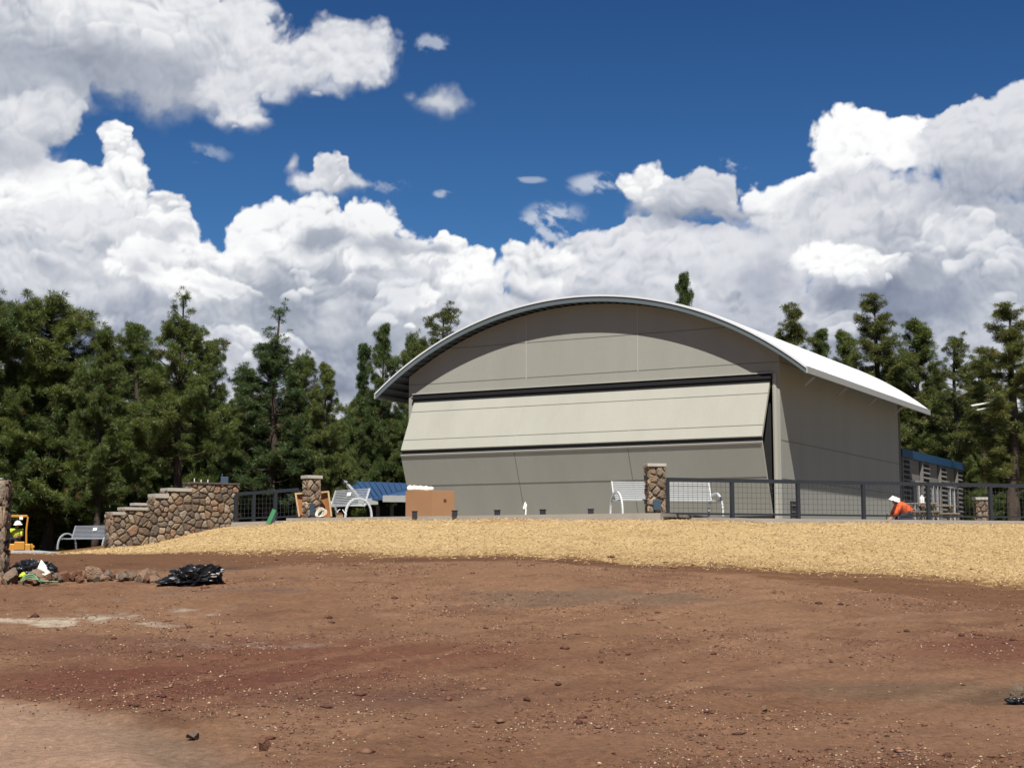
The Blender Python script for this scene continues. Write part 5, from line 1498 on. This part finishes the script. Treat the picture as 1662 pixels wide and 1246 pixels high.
gh = empty('garden_hose', (at(65, 927, 26.7).x, 26.7, gz1(at(65, 927, 26.7).x, 26.7))); tag(gh, 'pale green garden hose looped over the stones by the left pillar', 'hose')
w = gh.location; mb = MB()
for k in range(3):
    pts_ = [(w.x - .30 + .02 * k + .62 * i / 14, w.y - .1 - .05 * k + .10 * math.sin(i * .5 + k), w.z + .08 + (.13 - .04 * k) * math.sin(PI * min(1, i / (8.0 + k)) ** .7) ) for i in range(15)]
    mb.tube(pts_, 0.011, 6)
mb.build('loop', MT['hose'], gh)
q = at(38, 919, 26.9); g = gz1(q.x, 26.9); gl_ = crumple('work_glove', 4, (0.06, 0.05, 0.05), MT['lime'], None, (q.x, 26.9, g + .14), ridge=0.6, sub=3); tag(gl_, 'crumpled yellow work glove lying on the rubble by the green hose', 'glove')
# small crumpled black lump at the right edge
q = at(1655, 1118, 13.7); g = gz1(q.x, 13.7); o = crumple('black_lump', 6, (0.11, 0.06, 0.035), MT['plastic'], None, (q.x, 13.7, g + 0.02), ridge=0.7, sub=4); tag(o, 'small crumpled black lump on the dirt at the right edge', 'plastic scrap')

# ------------------------------------------------------------------ people
def skin_body(name, joints, bones, m, parent, sub=2, mats=None):
    """joints: {name: (x, y, z, radius)}; one continuous surface grown over the bones, root first"""
    me = bpy.data.meshes.new(name); keys = list(joints)
    me.from_pydata([joints[k][:3] for k in keys], [(keys.index(a), keys.index(b)) for a, b in bones], [])
    o = bpy.data.objects.new(name, me); COL.objects.link(o)
    md = o.modifiers.new('skin', 'SKIN'); md.use_smooth_shade = True
    for i, k in enumerate(keys):
        r = joints[k][3]; r = r if hasattr(r, '__len__') else (r, r); me.skin_vertices[0].data[i].radius = r
    me.skin_vertices[0].data[0].use_root = True
    sb = o.modifiers.new('subsurf', 'SUBSURF'); sb.levels = sub; sb.render_levels = sub
    dg = bpy.context.evaluated_depsgraph_get(); ev = o.evaluated_get(dg)
    nm = bpy.data.meshes.new_from_object(ev); nm.name = name
    bpy.data.objects.remove(o); nm.materials.clear()
    nm.polygons.foreach_set('use_smooth', np.ones(len(nm.polygons), dtype=bool))
    ob = bpy.data.objects.new(name, nm); COL.objects.link(ob); nm.materials.append(m)
    for mm_ in (mats or []): nm.materials.append(mm_)
    ob.parent = parent
    return ob

def hard_hat(parent, c, ax, tilt=(0, 0, 0)):
    mb = MB(); vs = []; fs = []; n = 16; r0 = 0.135
    for i in range(7):
        a = i / 6 * PI / 2; r = r0 * math.cos(a); z = 0.135 * math.sin(a)
        for k in range(n): vs.append((r * 1.12 * math.cos(2 * PI * k / n), r * math.sin(2 * PI * k / n), z))
    for i in range(6):
        for k in range(n): fs.append((i * n + k, i * n + (k + 1) % n, (i + 1) * n + (k + 1) % n, (i + 1) * n + k))
    b = len(vs)
    for k in range(n):
        an = 2 * PI * k / n; rr_ = r0 * (1.22 + (0.25 * max(0, math.cos(an))) ); vs.append((rr_ * 1.08 * math.cos(an), rr_ * math.sin(an), -0.012))
    for k in range(n): fs.append((k, (k + 1) % n, b + (k + 1) % n, b + k))
    mb.smooth = True; mb.add(vs, fs)
    for k in (-1, 0, 1):
        mb.bar((-0.12, 0.035 * k, 0.085 + .03 * (k == 0)), (0.10, 0.035 * k, 0.095 + .03 * (k == 0)), 0.014, 0.03)
    h = mb.build('hard_hat', MT['white'])
    h.parent = parent
    h.location = c; h.rotation_euler = tilt
    return h

def head(parent_joints, hc, fwd):
    pass

def fingers(J, Bn, wrist, root, d, side, r=0.011):
    """five short bent finger chains and a thumb rooted in the palm"""
    d = Vector(d).normalized(); s_ = Vector(side).normalized(); n_ = d.cross(s_)
    for k in range(4):
        L = (0.075, 0.085, 0.08, 0.062)[k]; b = Vector(J[root][:3]) + s_ * (k - 1.5) * 0.022
        p1 = b + d * 0.045; p2 = p1 + d * L * .5 - n_ * 0.012; p3 = p2 + d * L * .4 - n_ * 0.03
        for j, p_ in enumerate((p1, p2, p3)): J['%s_f%d%d' % (root, k, j)] = (*p_, r - .001 * j)
        Bn += [(root, '%s_f%d0' % (root, k)), ('%s_f%d0' % (root, k), '%s_f%d1' % (root, k)), ('%s_f%d1' % (root, k), '%s_f%d2' % (root, k))]
    b = Vector(J[root][:3]) - s_ * 0.045; p2 = b + d * 0.03 - s_ * .02
    J[root + '_t0'] = (*b, r); J[root + '_t1'] = (*p2, r - .001); Bn += [(root, root + '_t0'), (root + '_t0', root + '_t1')]

# kneeling worker in an orange shirt, bent forward to the left, seen from the side
q = at(1462, 846, 44.2)
wk = empty('person', (q.x, 44.2, WALK)); wk.scale = (1.05, 1.0, 1.0); tag(wk, 'kneeling worker in orange shirt and white hard hat bent over behind the railing', 'person')
J = {'hips': (0.22, 0, 0.24, (.15, .17)), 'waist': (0.12, 0, 0.37, (.14, .16)), 'chest': (0.02, 0, 0.48, (.145, .18)), 'neck': (-0.09, 0, 0.55, .06), 'head': (-0.155, 0, 0.575, .085), 'crown': (-0.19, 0, 0.635, .085),
     'face': (-0.225, 0, 0.555, .055)}
Bn = [('hips', 'waist'), ('waist', 'chest'), ('chest', 'neck'), ('neck', 'head'), ('head', 'crown'), ('head', 'face')]
for s_, t in ((-1, 'l'), (1, 'r')):
    J.update({'knee' + t: (-0.14, s_ * .14, 0.075, .075), 'ankle' + t: (0.26, s_ * .13, 0.06, .05), 'toe' + t: (0.36, s_ * .13, 0.035, .04), 'hip' + t: (0.18, s_ * .10, 0.22, .11),
              'sh' + t: (-0.06, s_ * .19, 0.45, .07), 'el' + t: (-0.17, s_ * .22, 0.26, .05), 'wr' + t: (-0.25, s_ * .12, 0.11, .033), 'palm' + t: (-0.31, s_ * .10, 0.065, (.04, .02))})
    Bn += [('hips', 'hip' + t), ('hip' + t, 'knee' + t), ('knee' + t, 'ankle' + t), ('ankle' + t, 'toe' + t), ('chest', 'sh' + t), ('sh' + t, 'el' + t), ('el' + t, 'wr' + t), ('wr' + t, 'palm' + t)]
    fingers(J, Bn, 'wr' + t, 'palm' + t, (-1, 0, -.4), (0, 1, 0))
body = skin_body('body', J, Bn, MT['skin'], wk, mats=[MT['denim']])
for p_ in body.data.polygons:
    c = p_.center
    if c.z < 0.30 and c.x > -0.23 and not (c.x < -0.10 and abs(c.y) > .2): p_.material_index = 1
JS = {'hem': (0.24, 0, 0.17, (.19, .22)), 'waist': (0.15, 0, 0.34, (.19, .20)), 'chest': (0.02, 0, 0.485, (.17, .20)), 'collar': (-0.07, 0, 0.545, .09)}
BS = [('hem', 'waist'), ('waist', 'chest'), ('chest', 'collar')]
for s_, t in ((-1, 'l'), (1, 'r')):
    JS.update({'sh' + t: (-0.06, s_ * .20, 0.455, .085), 'el' + t: (-0.17, s_ * .23, 0.26, .068), 'wr' + t: (-0.21, s_ * .15, 0.15, .055)}); BS += [('chest', 'sh' + t), ('sh' + t, 'el' + t), ('el' + t, 'wr' + t)]
skin_body('shirt', JS, BS, MT['orange'], wk)
for s_ in (-1, 1):
    skin_body('boot', {'heel': (0.25, s_ * .13, .06, .055), 'ball': (0.33, s_ * .13, .045, .05), 'toe': (0.38, s_ * .13, .04, .04)}, [('heel', 'ball'), ('ball', 'toe')], MT['boot'], wk, 1)
mb = MB(); mb.tube([(-0.385, -.03, .48), (-0.40, 0, .475), (-.385, .03, .48)], .008, 5); hh = hard_hat(wk, (-0.165, 0, 0.60), 0, (0, -0.32, PI)); hh.scale = (1.12, 1.12, 1.0)
hr = skin_body('hair', {'a': (-0.115, 0, .605, .075), 'b': (-0.145, 0, .63, .085)}, [('a', 'b')], MT['boot'], wk, 1)
tl = empty('hand_tool', (q.x - 0.45, 44.15, WALK)); tag(tl, 'dark hand tool held to the ground before the kneeling worker', 'tool')
mb = MB(); mb.box((q.x - .50, 44.08, WALK), (q.x - .40, 44.2, WALK + .06)); mb.build('head', MT['black'], tl, bevel=.006)
mb = MB(); mb.tube([(q.x - .45, 44.14, WALK + .05), (q.x - .42, 44.10, WALK + .22)], .018, 6); mb.build('handle', MT['boot'], tl)

# ------------------------------------------------------------------ small yellow excavator with canopy frame and its driver, far left
EX = 57.0
q = at(22, 890, EX); gE = gz1(q.x, EX); top_ = at(22, 836, EX).z
ex = empty('mini_excavator', (q.x, EX, gE)); tag(ex, 'small yellow excavator with an open canopy frame beyond the left pillar', 'excavator')
def E_(x, y, z): return Vector((q.x + x, EX + y, z))
fz = at(30, 880, EX).z
for s_ in (-1, 1):
    mb = MB(); mb.prism([E_(-0.8, s_ * .55 - .15, gE), E_(0.8, s_ * .55 - .15, gE), E_(0.98, s_ * .55 - .15, gE + .22), E_(0.8, s_ * .55 - .15, gE + .42), E_(-0.8, s_ * .55 - .15, gE + .42), E_(-0.98, s_ * .55 - .15, gE + .22)], (0, .30, 0)); mb.build('track', MT['black'], ex, bevel=.02)
mb = MB(); mb.box((q.x - .75, EX - .55, gE + .45), (q.x + .62, EX + .55, fz - .05)); mb.build('house', MT['yellow'], ex, bevel=.04)
mb = MB(); mb.box((q.x + .02, EX - .62, fz - .30), (q.x + .40, EX - .3, fz + .03)); mb.build('side_cover', MT['yellow'], ex, bevel=.03)
for x, y in ((-0.80, -.5), (0.44, -.5), (0.44, .5), (-0.80, .5)):
    mb = MB(); mb.tube([E_(x + .02, y, fz - .1), E_(x - .0, y, fz + .45), E_(x + .04, y, top_ - .09), E_(x - (.05 if x > 0 else -.05), y, top_ - .02)], .035, 8); mb.build('canopy_post', MT['yellow'], ex)
mb = MB()
for a_, b_ in (((-.84, -.5), (.46, -.5)), ((-.84, .5), (.46, .5)), ((-.81, -.5), (-.81, .5)), ((.43, -.5), (.43, .5))):
    mb.bar(E_(a_[0], a_[1], top_ - .03), E_(b_[0], b_[1], top_ - .03), .07, .07)
mb.build('canopy_frame', MT['yellow'], ex, bevel=.01)
ex.rotation_euler = (0, 0, 0.32)
mb = MB(); mb.box((q.x + .17, EX - .60, top_ - .18), (q.x + .30, EX - .54, top_ - .06)); mb.build('work_light', MT['white'], ex, bevel=.01)
mb = MB(); mb.box((q.x - .25, EX - .05, fz - .1), (q.x + .05, EX + .35, fz + .05)); mb.box((q.x - .25, EX + .3, fz + .05), (q.x + .05, EX + .38, fz + .5)); mb.build('seat', MT['black'], ex, bevel=.02)
mb = MB(); mb.bar(E_(.45, -.1, fz - .35), E_(.72, -.1, fz - .10), .16, .18); mb.bar(E_(.55, -.1, fz - .2), E_(.75, -.1, fz - .40), .14, .16); mb.build('boom', MT['yellow'], ex, bevel=.02)
pr = empty('person', (q.x + .08, EX - .05, fz)); tag(pr, 'driver in lime yellow vest and white hard hat seated in the excavator', 'person')
J = {'hips': (0, .12, .10, (.14, .12)), 'waist': (0, .10, .26, (.13, .11)), 'chest': (0, .06, .42, (.16, .12)), 'neck': (0.02, .04, .55, .055), 'head': (0.05, .02, .64, .085), 'crown': (0.06, .02, .72, .085), 'face': (0.08, -.04, .64, .05)}
Bn = [('hips', 'waist'), ('waist', 'chest'), ('chest', 'neck'), ('neck', 'head'), ('head', 'crown'), ('head', 'face')]
JS = {'hem': (0, .12, .12, (.16, .14)), 'waist': (0, .10, .26, (.16, .14)), 'chest': (0, .06, .42, (.19, .145)), 'collar': (0.02, .04, .51, .09)}; BS = [('hem', 'waist'), ('waist', 'chest'), ('chest', 'collar')]
for s_, t in ((-1, 'l'), (1, 'r')):
    J.update({'hip' + t: (s_ * .10, .06, .10, .09), 'knee' + t: (s_ * .13, -.32, .12, .065), 'ankle' + t: (s_ * .13, -.36, -.24, .045), 'toe' + t: (s_ * .13, -.48, -.27, .035), 'sh' + t: (s_ * .20, .06, .47, .065), 'el' + t: (s_ * .25, -.06, .24, .048), 'wr' + t: (s_ * .17, -.26, .24, .032), 'palm' + t: (s_ * .15, -.33, .25, (.035, .02))})
    Bn += [('hips', 'hip' + t), ('hip' + t, 'knee' + t), ('knee' + t, 'ankle' + t), ('ankle' + t, 'toe' + t), ('chest', 'sh' + t), ('sh' + t, 'el' + t), ('el' + t, 'wr' + t), ('wr' + t, 'palm' + t)]
    fingers(J, Bn, 'wr' + t, 'palm' + t, (0, -1, -.2), (1, 0, 0))
    JS.update({'sh' + t: (s_ * .20, .06, .47, .085), 'el' + t: (s_ * .25, -.05, .25, .065)}); BS += [('chest', 'sh' + t), ('sh' + t, 'el' + t)]
body = skin_body('body', J, Bn, MT['skin'], pr, mats=[MT['denim']])
for p_ in body.data.polygons:
    if p_.center.z < 0.20: p_.material_index = 1
skin_body('vest', JS, BS, MT['lime'], pr); hard_hat(pr, (0.06, .02, .70), 0, (0.1, 0.15, -PI / 2 + .5))

# ------------------------------------------------------------------ ponderosa pines
def make_tree(seed, H=13.0, R=3.2, cb=0.22, dens=1.0, shape='cone', tuft=0.30, needles=30, tone=0, gap=0.0, spire=0.0):
    rg = np.random.default_rng(seed); T = []; br = MB()
    br.smooth = True
    lean = rg.uniform(-.02, .02, 2)
    def axis(z): return np.array([lean[0] * z + 0.08 * math.sin(z * .7 + seed), lean[1] * z + 0.08 * math.cos(z * .6 + seed), z])
    zs = np.linspace(0, H * 0.985, 14); r0 = 0.016 * H + 0.03
    br.tube([axis(z) for z in zs], [r0 * (1 - z / H) ** 0.8 + 0.018 for z in zs], 8)
    def prof(t):                                            # crown half-width over its height, t 0 bottom .. 1 top
        if shape == 'cone': return (1 - t) ** 0.75 * (0.55 + 0.45 * min(1, t / 0.25))
        if shape == 'round': return max(.06, 1 - t) ** 0.52 * min(1, 0.6 + t / 0.5)
        if shape == 'narrow': return 0.8 * (1 - t) ** 0.6 * (0.7 + 0.3 * math.sin(t * 9 + seed))
        return 0.35 + 0.65 * math.sin(PI * min(1, t * 0.85 + 0.15))
    z = H * cb; nb = 0
    Hc = H * (1 - spire)
    while z < Hc * 0.985:
        t = (z - H * cb) / (Hc - H * cb)
        nw = int(rg.integers(3, 6)) if t > .08 else int(rg.integers(1, 4))
        for k in range(nw):
            if rg.random() < gap: continue
            az = rg.uniform(0, 2 * PI); L = max(0.35, R * prof(t) * rg.uniform(0.55, 1.12))
            up = rg.uniform(-0.12, 0.22) + 0.75 * t ** 2
            zz = z + rg.uniform(-.2, .2); a0 = axis(zz); d = np.array([math.cos(az), math.sin(az), 0])
            pts_ = []
            for i in range(6):
                f = i / 5; pts_.append(a0 + d * L * f + np.array([0, 0, L * (up * f + 0.22 * f * f - 0.10 * math.sin(f * PI))]) + rg.normal(0, .03, 3) * f * L * .3)
            rb = 0.012 + 0.012 * L
            br.tube(pts_, [rb * (1 - .8 * i / 5) + .004 for i in range(6)], 4, cap=False)
            n_c = max(1, int((1.0 + L * 2.0) * dens + rg.random()))
            for q_ in range(n_c):                           # clumps of tufts along the outer part of the limb
                f = 1.0 if q_ == 0 else 1 - 0.75 * rg.random() ** 1.2; i = min(4, int(f * 5)); g_ = f * 5 - i
                base = pts_[i] * (1 - g_) + pts_[i + 1] * g_
                sp = L * 0.15 * (1.1 - f * .7) + 0.02
                cc_ = base + rg.normal(0, 1, 3) * np.array([sp, sp, sp * 0.4]) + np.array([0, 0, 0.10])
                cr_ = rg.uniform(0.12, 0.34) * (tuft / .3) * (0.8 + 0.12 * L)
                for j in range(int(2 + 13 * cr_)):
                    o_ = rg.normal(0, 1, 3); o_ /= np.linalg.norm(o_); o_ = o_ * np.array([1, 1, 0.55]) * cr_ * rg.random() ** .55
                    T.append((*(cc_ + o_), tuft * rg.uniform(.75, 1.15), *(o_ / cr_ * 1.2 + np.array([0, 0, .6]))))
        z += rg.uniform(0.26, 0.46) * (1.0 if t < .75 else .75)
    zt_ = Hc
    for j in range(int(14 * dens)): T.append((*(axis(Hc - .1) + rg.normal(0, 1, 3) * np.array([.16, .16, .28])), tuft * .85, 0, 0, 1))
    if spire:
        for zc, rr_, n in ((H * .99, .28, 22), (H * (1 - spire * .42), .20, 10), (H * (1 - spire * .75), .3, 16)):
            off = rg.uniform(-.5, .5, 2) if zc < H * .98 else (0, 0)
            for j in range(n): T.append((*(axis(zc) + np.array([off[0], off[1], 0]) + rg.normal(0, 1, 3) * np.array([rr_ * .6, rr_ * .6, rr_])), tuft * .8, 0, 0, 1))
            if zc < H * .98: br.tube([axis(zc - .5), axis(zc) + np.array([off[0], off[1], 0])], [.03, .015], 4)
    T = np.array(T); n = len(T)
    P_ = T[:, :3]; rad = T[:, 3]; D_ = T[:, 4:7]
    nn = needles
    v = rg.normal(0, 1, (n, nn, 3)); v /= np.linalg.norm(v, axis=2, keepdims=True)
    v = v + 0.35 * D_[:, None, :]; v /= np.linalg.norm(v, axis=2, keepdims=True)
    ln = rad[:, None] * rg.uniform(0.6, 1.1, (n, nn))
    st = P_[:, None, :] + v * ln[..., None] * 0.12 + rg.normal(0, .03, (n, nn, 3)); tip = P_[:, None, :] + v * ln[..., None]
    sd_ = np.cross(v, rg.normal(0, 1, (n, nn, 3))); sd_ /= np.linalg.norm(sd_, axis=2, keepdims=True); wv = 0.0095
    mid = st * .45 + tip * .55
    V_ = np.stack([st, mid + sd_ * wv, tip, mid - sd_ * wv], 2).reshape(-1, 3); f = np.arange(n * nn * 4).reshape(-1, 4)
    tones = [((0.044, 0.070, 0.018), (0.110, 0.122, 0.030)), ((0.036, 0.062, 0.022), (0.078, 0.098, 0.030)), ((0.066, 0.078, 0.020), (0.130, 0.124, 0.034))][tone]
    k = rg.random(n)[:, None] * 0.75 + 0.25 * rg.random(n)[:, None]; c = np.array(tones[0]) * (1 - k) + np.array(tones[1]) * k
    brown = rg.random(n) < 0.008; c[brown] = (0.16, 0.09, 0.04)
    c = np.repeat(c * np.array((1.24, 1.33, 1.22)), nn * 4, axis=0)
    cm = mesh_np('crown', V_, f, c, 'Col'); cm.materials.append(MT['needle'])
    tm = bpy.data.meshes.new('trunk'); tm.from_pydata([tuple(v_) for v_ in br.v], [], br.f); tm.materials.append(MT['bark'])
    tm.polygons.foreach_set('use_smooth', np.ones(len(tm.polygons), dtype=bool))
    return cm, tm, H

VAR = {
    'broad': make_tree(1, 12.5, 3.7, .12, 1.25, 'round', .32, 50, 0),
    'broad2': make_tree(2, 13.0, 3.3, .16, 1.2, 'cone', .32, 50, 0),
    'leader': make_tree(3, 14.5, 3.3, .30, 1.1, 'round', .31, 50, 0, spire=.13),
    'spindly': make_tree(4, 14.5, 2.9, .15, 1.2, 'round', .30, 50, 1, spire=.18),
    'narrow': make_tree(5, 14.0, 1.9, .20, 1.25, 'narrow', .28, 50, 1),
    'sparse': make_tree(6, 14.0, 2.3, .30, 0.8, 'round', .27, 50, 2, gap=.25),
    'olive': make_tree(7, 14.0, 2.7, .25, 1.0, 'cone', .30, 50, 2, gap=.12),
    'low': make_tree(8, 9.0, 3.2, .03, 1.3, 'round', .33, 50, 0),
}
def tree(var, px_, ytop, Y_, label, ws=1.0, rz=None, group='pines behind the site'):
    cm, tm, H = VAR[var]
    x = at(px_, 700, Y_).x; zt_ = at(px_, ytop, Y_).z; g = gz1(x, Y_) - .1
    s_ = (zt_ - g) / H
    r_ = empty('pine_tree', (x, Y_, g), rnd.uniform(0, 6.28) if rz is None else rz); tag(r_, label, 'tree', group)
    r_.scale = (s_ * ws, s_ * ws, s_)
    for nm, me in (('trunk', tm), ('crown', cm)):
        o = bpy.data.objects.new(nm, me); COL.objects.link(o); o.parent = r_
    return r_
fr = [
    ('broad', -12, 498, 62, 'tall dense pine cut by the left edge of the photo', 1.0),
    ('broad', 82, 498, 64, 'wide round-topped pine, tallest near the left edge', 1.3),
    ('broad2', 160, 545, 60, 'shorter pine between the round-topped pine and the tall leader pine', .95),
    ('narrow', 168, 541, 72, 'slim pine tip poking up right of the wide round-topped pine', .7),
    ('broad2', 222, 532, 66, 'bushy pine with sloping shoulder just left of the tall leader pine', 1.1),
    ('leader', 287, 480, 60, 'tall pine with tufted leader and bare dark trunk above the stepped stone wall', 1.15),
    ('broad2', 336, 560, 68, 'lower pine filling the gap right of the tall leader pine', .8),
    ('spindly', 438, 506, 62, 'pine with thin bare spire topped by one tuft left of centre', 1.4),
    ('broad2', 398, 604, 66, 'pine shoulder just left of the thin-spired pine', .9),
    ('broad', 488, 588, 66, 'round pine just right of the thin-spired pine', .8),
    ('broad2', 527, 596, 62, 'pointed low pine between the spired pine and the hangar', .85),
    ('narrow', 585, 566, 70, 'slim pine left of the two-peaked dark pine', .9),
    ('broad2', 620, 532, 64, 'dark conical pine rising just left of the hangar roof', .72),
    ('sparse', 716, 508, 66, 'open-crowned pine showing over the left slope of the hangar roof', 1.2),
    ('broad', 672, 556, 70, 'bushy pine crown right of the dark conical pine behind the roof', .7),
    ('broad2', 1109, 452, 84, 'lone pine top poking over the hangar roof crest', .50),
    ('olive', 1293, 506, 74, 'conical pine rising behind the right slope of the hangar roof', 1.22),
    ('broad2', 1332, 541, 78, 'small pine tip right of the conical pine behind the roof', .9),
    ('broad2', 1374, 545, 74, 'dark pine left of the tall olive pine behind the roof', .95),
    ('olive', 1420, 493, 70, 'tall olive green pine with open branches behind the right roof edge', 1.40),
    ('broad2', 1490, 528, 72, 'narrow conical pine right of the tall olive pine', 1.16),
    ('sparse', 1552, 553, 68, 'open lollipop-crowned pine with gaps near the right side', 1.25),
    ('olive', 1642, 507, 64, 'tall pine at the right edge of the photo', 1.65),
    ('broad', 1600, 588, 76, 'bushy pine between the open-crowned pine and the right edge pine', .9),
    ('broad2', 1455, 585, 80, 'bushy pine between the tall olive pine and the narrow conical pine', 1.1),
    ('broad2', 1524, 600, 74, 'low bushy pine left of the open lollipop-crowned pine', .9),
    ('olive', 1700, 540, 68, 'pine mostly outside the right edge of the photo', 1.2),
]
for v_, px_, yt, Y_, lab, ws in fr: tree(v_, px_, yt, Y_, lab, ws)
L2 = 'pine in the dense stand filling the gaps behind the nearer pines'
L3 = 'low bushy young pine in the undergrowth at the forest edge'
rs = rnd.getstate(); rnd.seed(77)
for i in range(30):
    px_ = -60 + i * 25 + rnd.uniform(-10, 10)
    tree(rnd.choice(['broad', 'broad2', 'leader', 'olive']), px_, (600 if px_ < 330 else 650) + rnd.uniform(-10, 40), rnd.uniform(76, 96), L2, rnd.uniform(.9, 1.2), group='pines filling the stand behind')
for i in range(26):
    px_ = -60 + i * 29 + rnd.uniform(-10, 10)
    tree(rnd.choice(['low', 'broad', 'broad2']), px_, 690 + rnd.uniform(-30, 30), rnd.uniform(98, 118), L2, rnd.uniform(1.1, 1.4), group='pines filling the stand behind')
for i in range(17):
    px_ = -40 + i * 42 + rnd.uniform(-12, 12)
    tree('low', px_, 700 + rnd.uniform(-30, 50), rnd.uniform(64, 76), L3, rnd.uniform(.8, 1.1), group='young pines at the forest edge')
for i in range(24):
    px_ = 1455 + i * 13 + rnd.uniform(-8, 8)
    tree(rnd.choice(['olive', 'broad2', 'broad2', 'broad']), px_, 640 + rnd.uniform(-25, 50), rnd.uniform(76, 98), L2, rnd.uniform(.9, 1.2), group='pines filling the stand behind')
for i in range(10):
    px_ = 1470 + i * 30 + rnd.uniform(-8, 8)
    tree('low', px_, 730 + rnd.uniform(-30, 30), rnd.uniform(70, 100), L3, rnd.uniform(.9, 1.2), group='young pines at the forest edge')
rnd.setstate(rs)
# pale crossbars of a service pole among the right-hand pines
q = at(1595, 660, 74); sp_ = empty('service_pole', (q.x, 74, gz1(q.x, 74))); tag(sp_, 'service pole with two pale metal crossbars showing between the right-hand pines', 'pole')
mb = MB(); mb.tube([(q.x, 74.1, gz1(q.x, 74) - .2), (q.x, 74.1, at(1595, 650, 74).z)], .09, 8); mb.build('pole', MT['bark'], sp_)
mb = MB(); mb.bar(at(1577, 658, 62), at(1612, 652, 63), .06, .06); mb.build('crossbar', MT['white'], sp_)
mb = MB(); mb.bar(at(1586, 665, 62), at(1606, 661, 63), .04, .04); mb.build('crossbar', MT['white'], sp_)
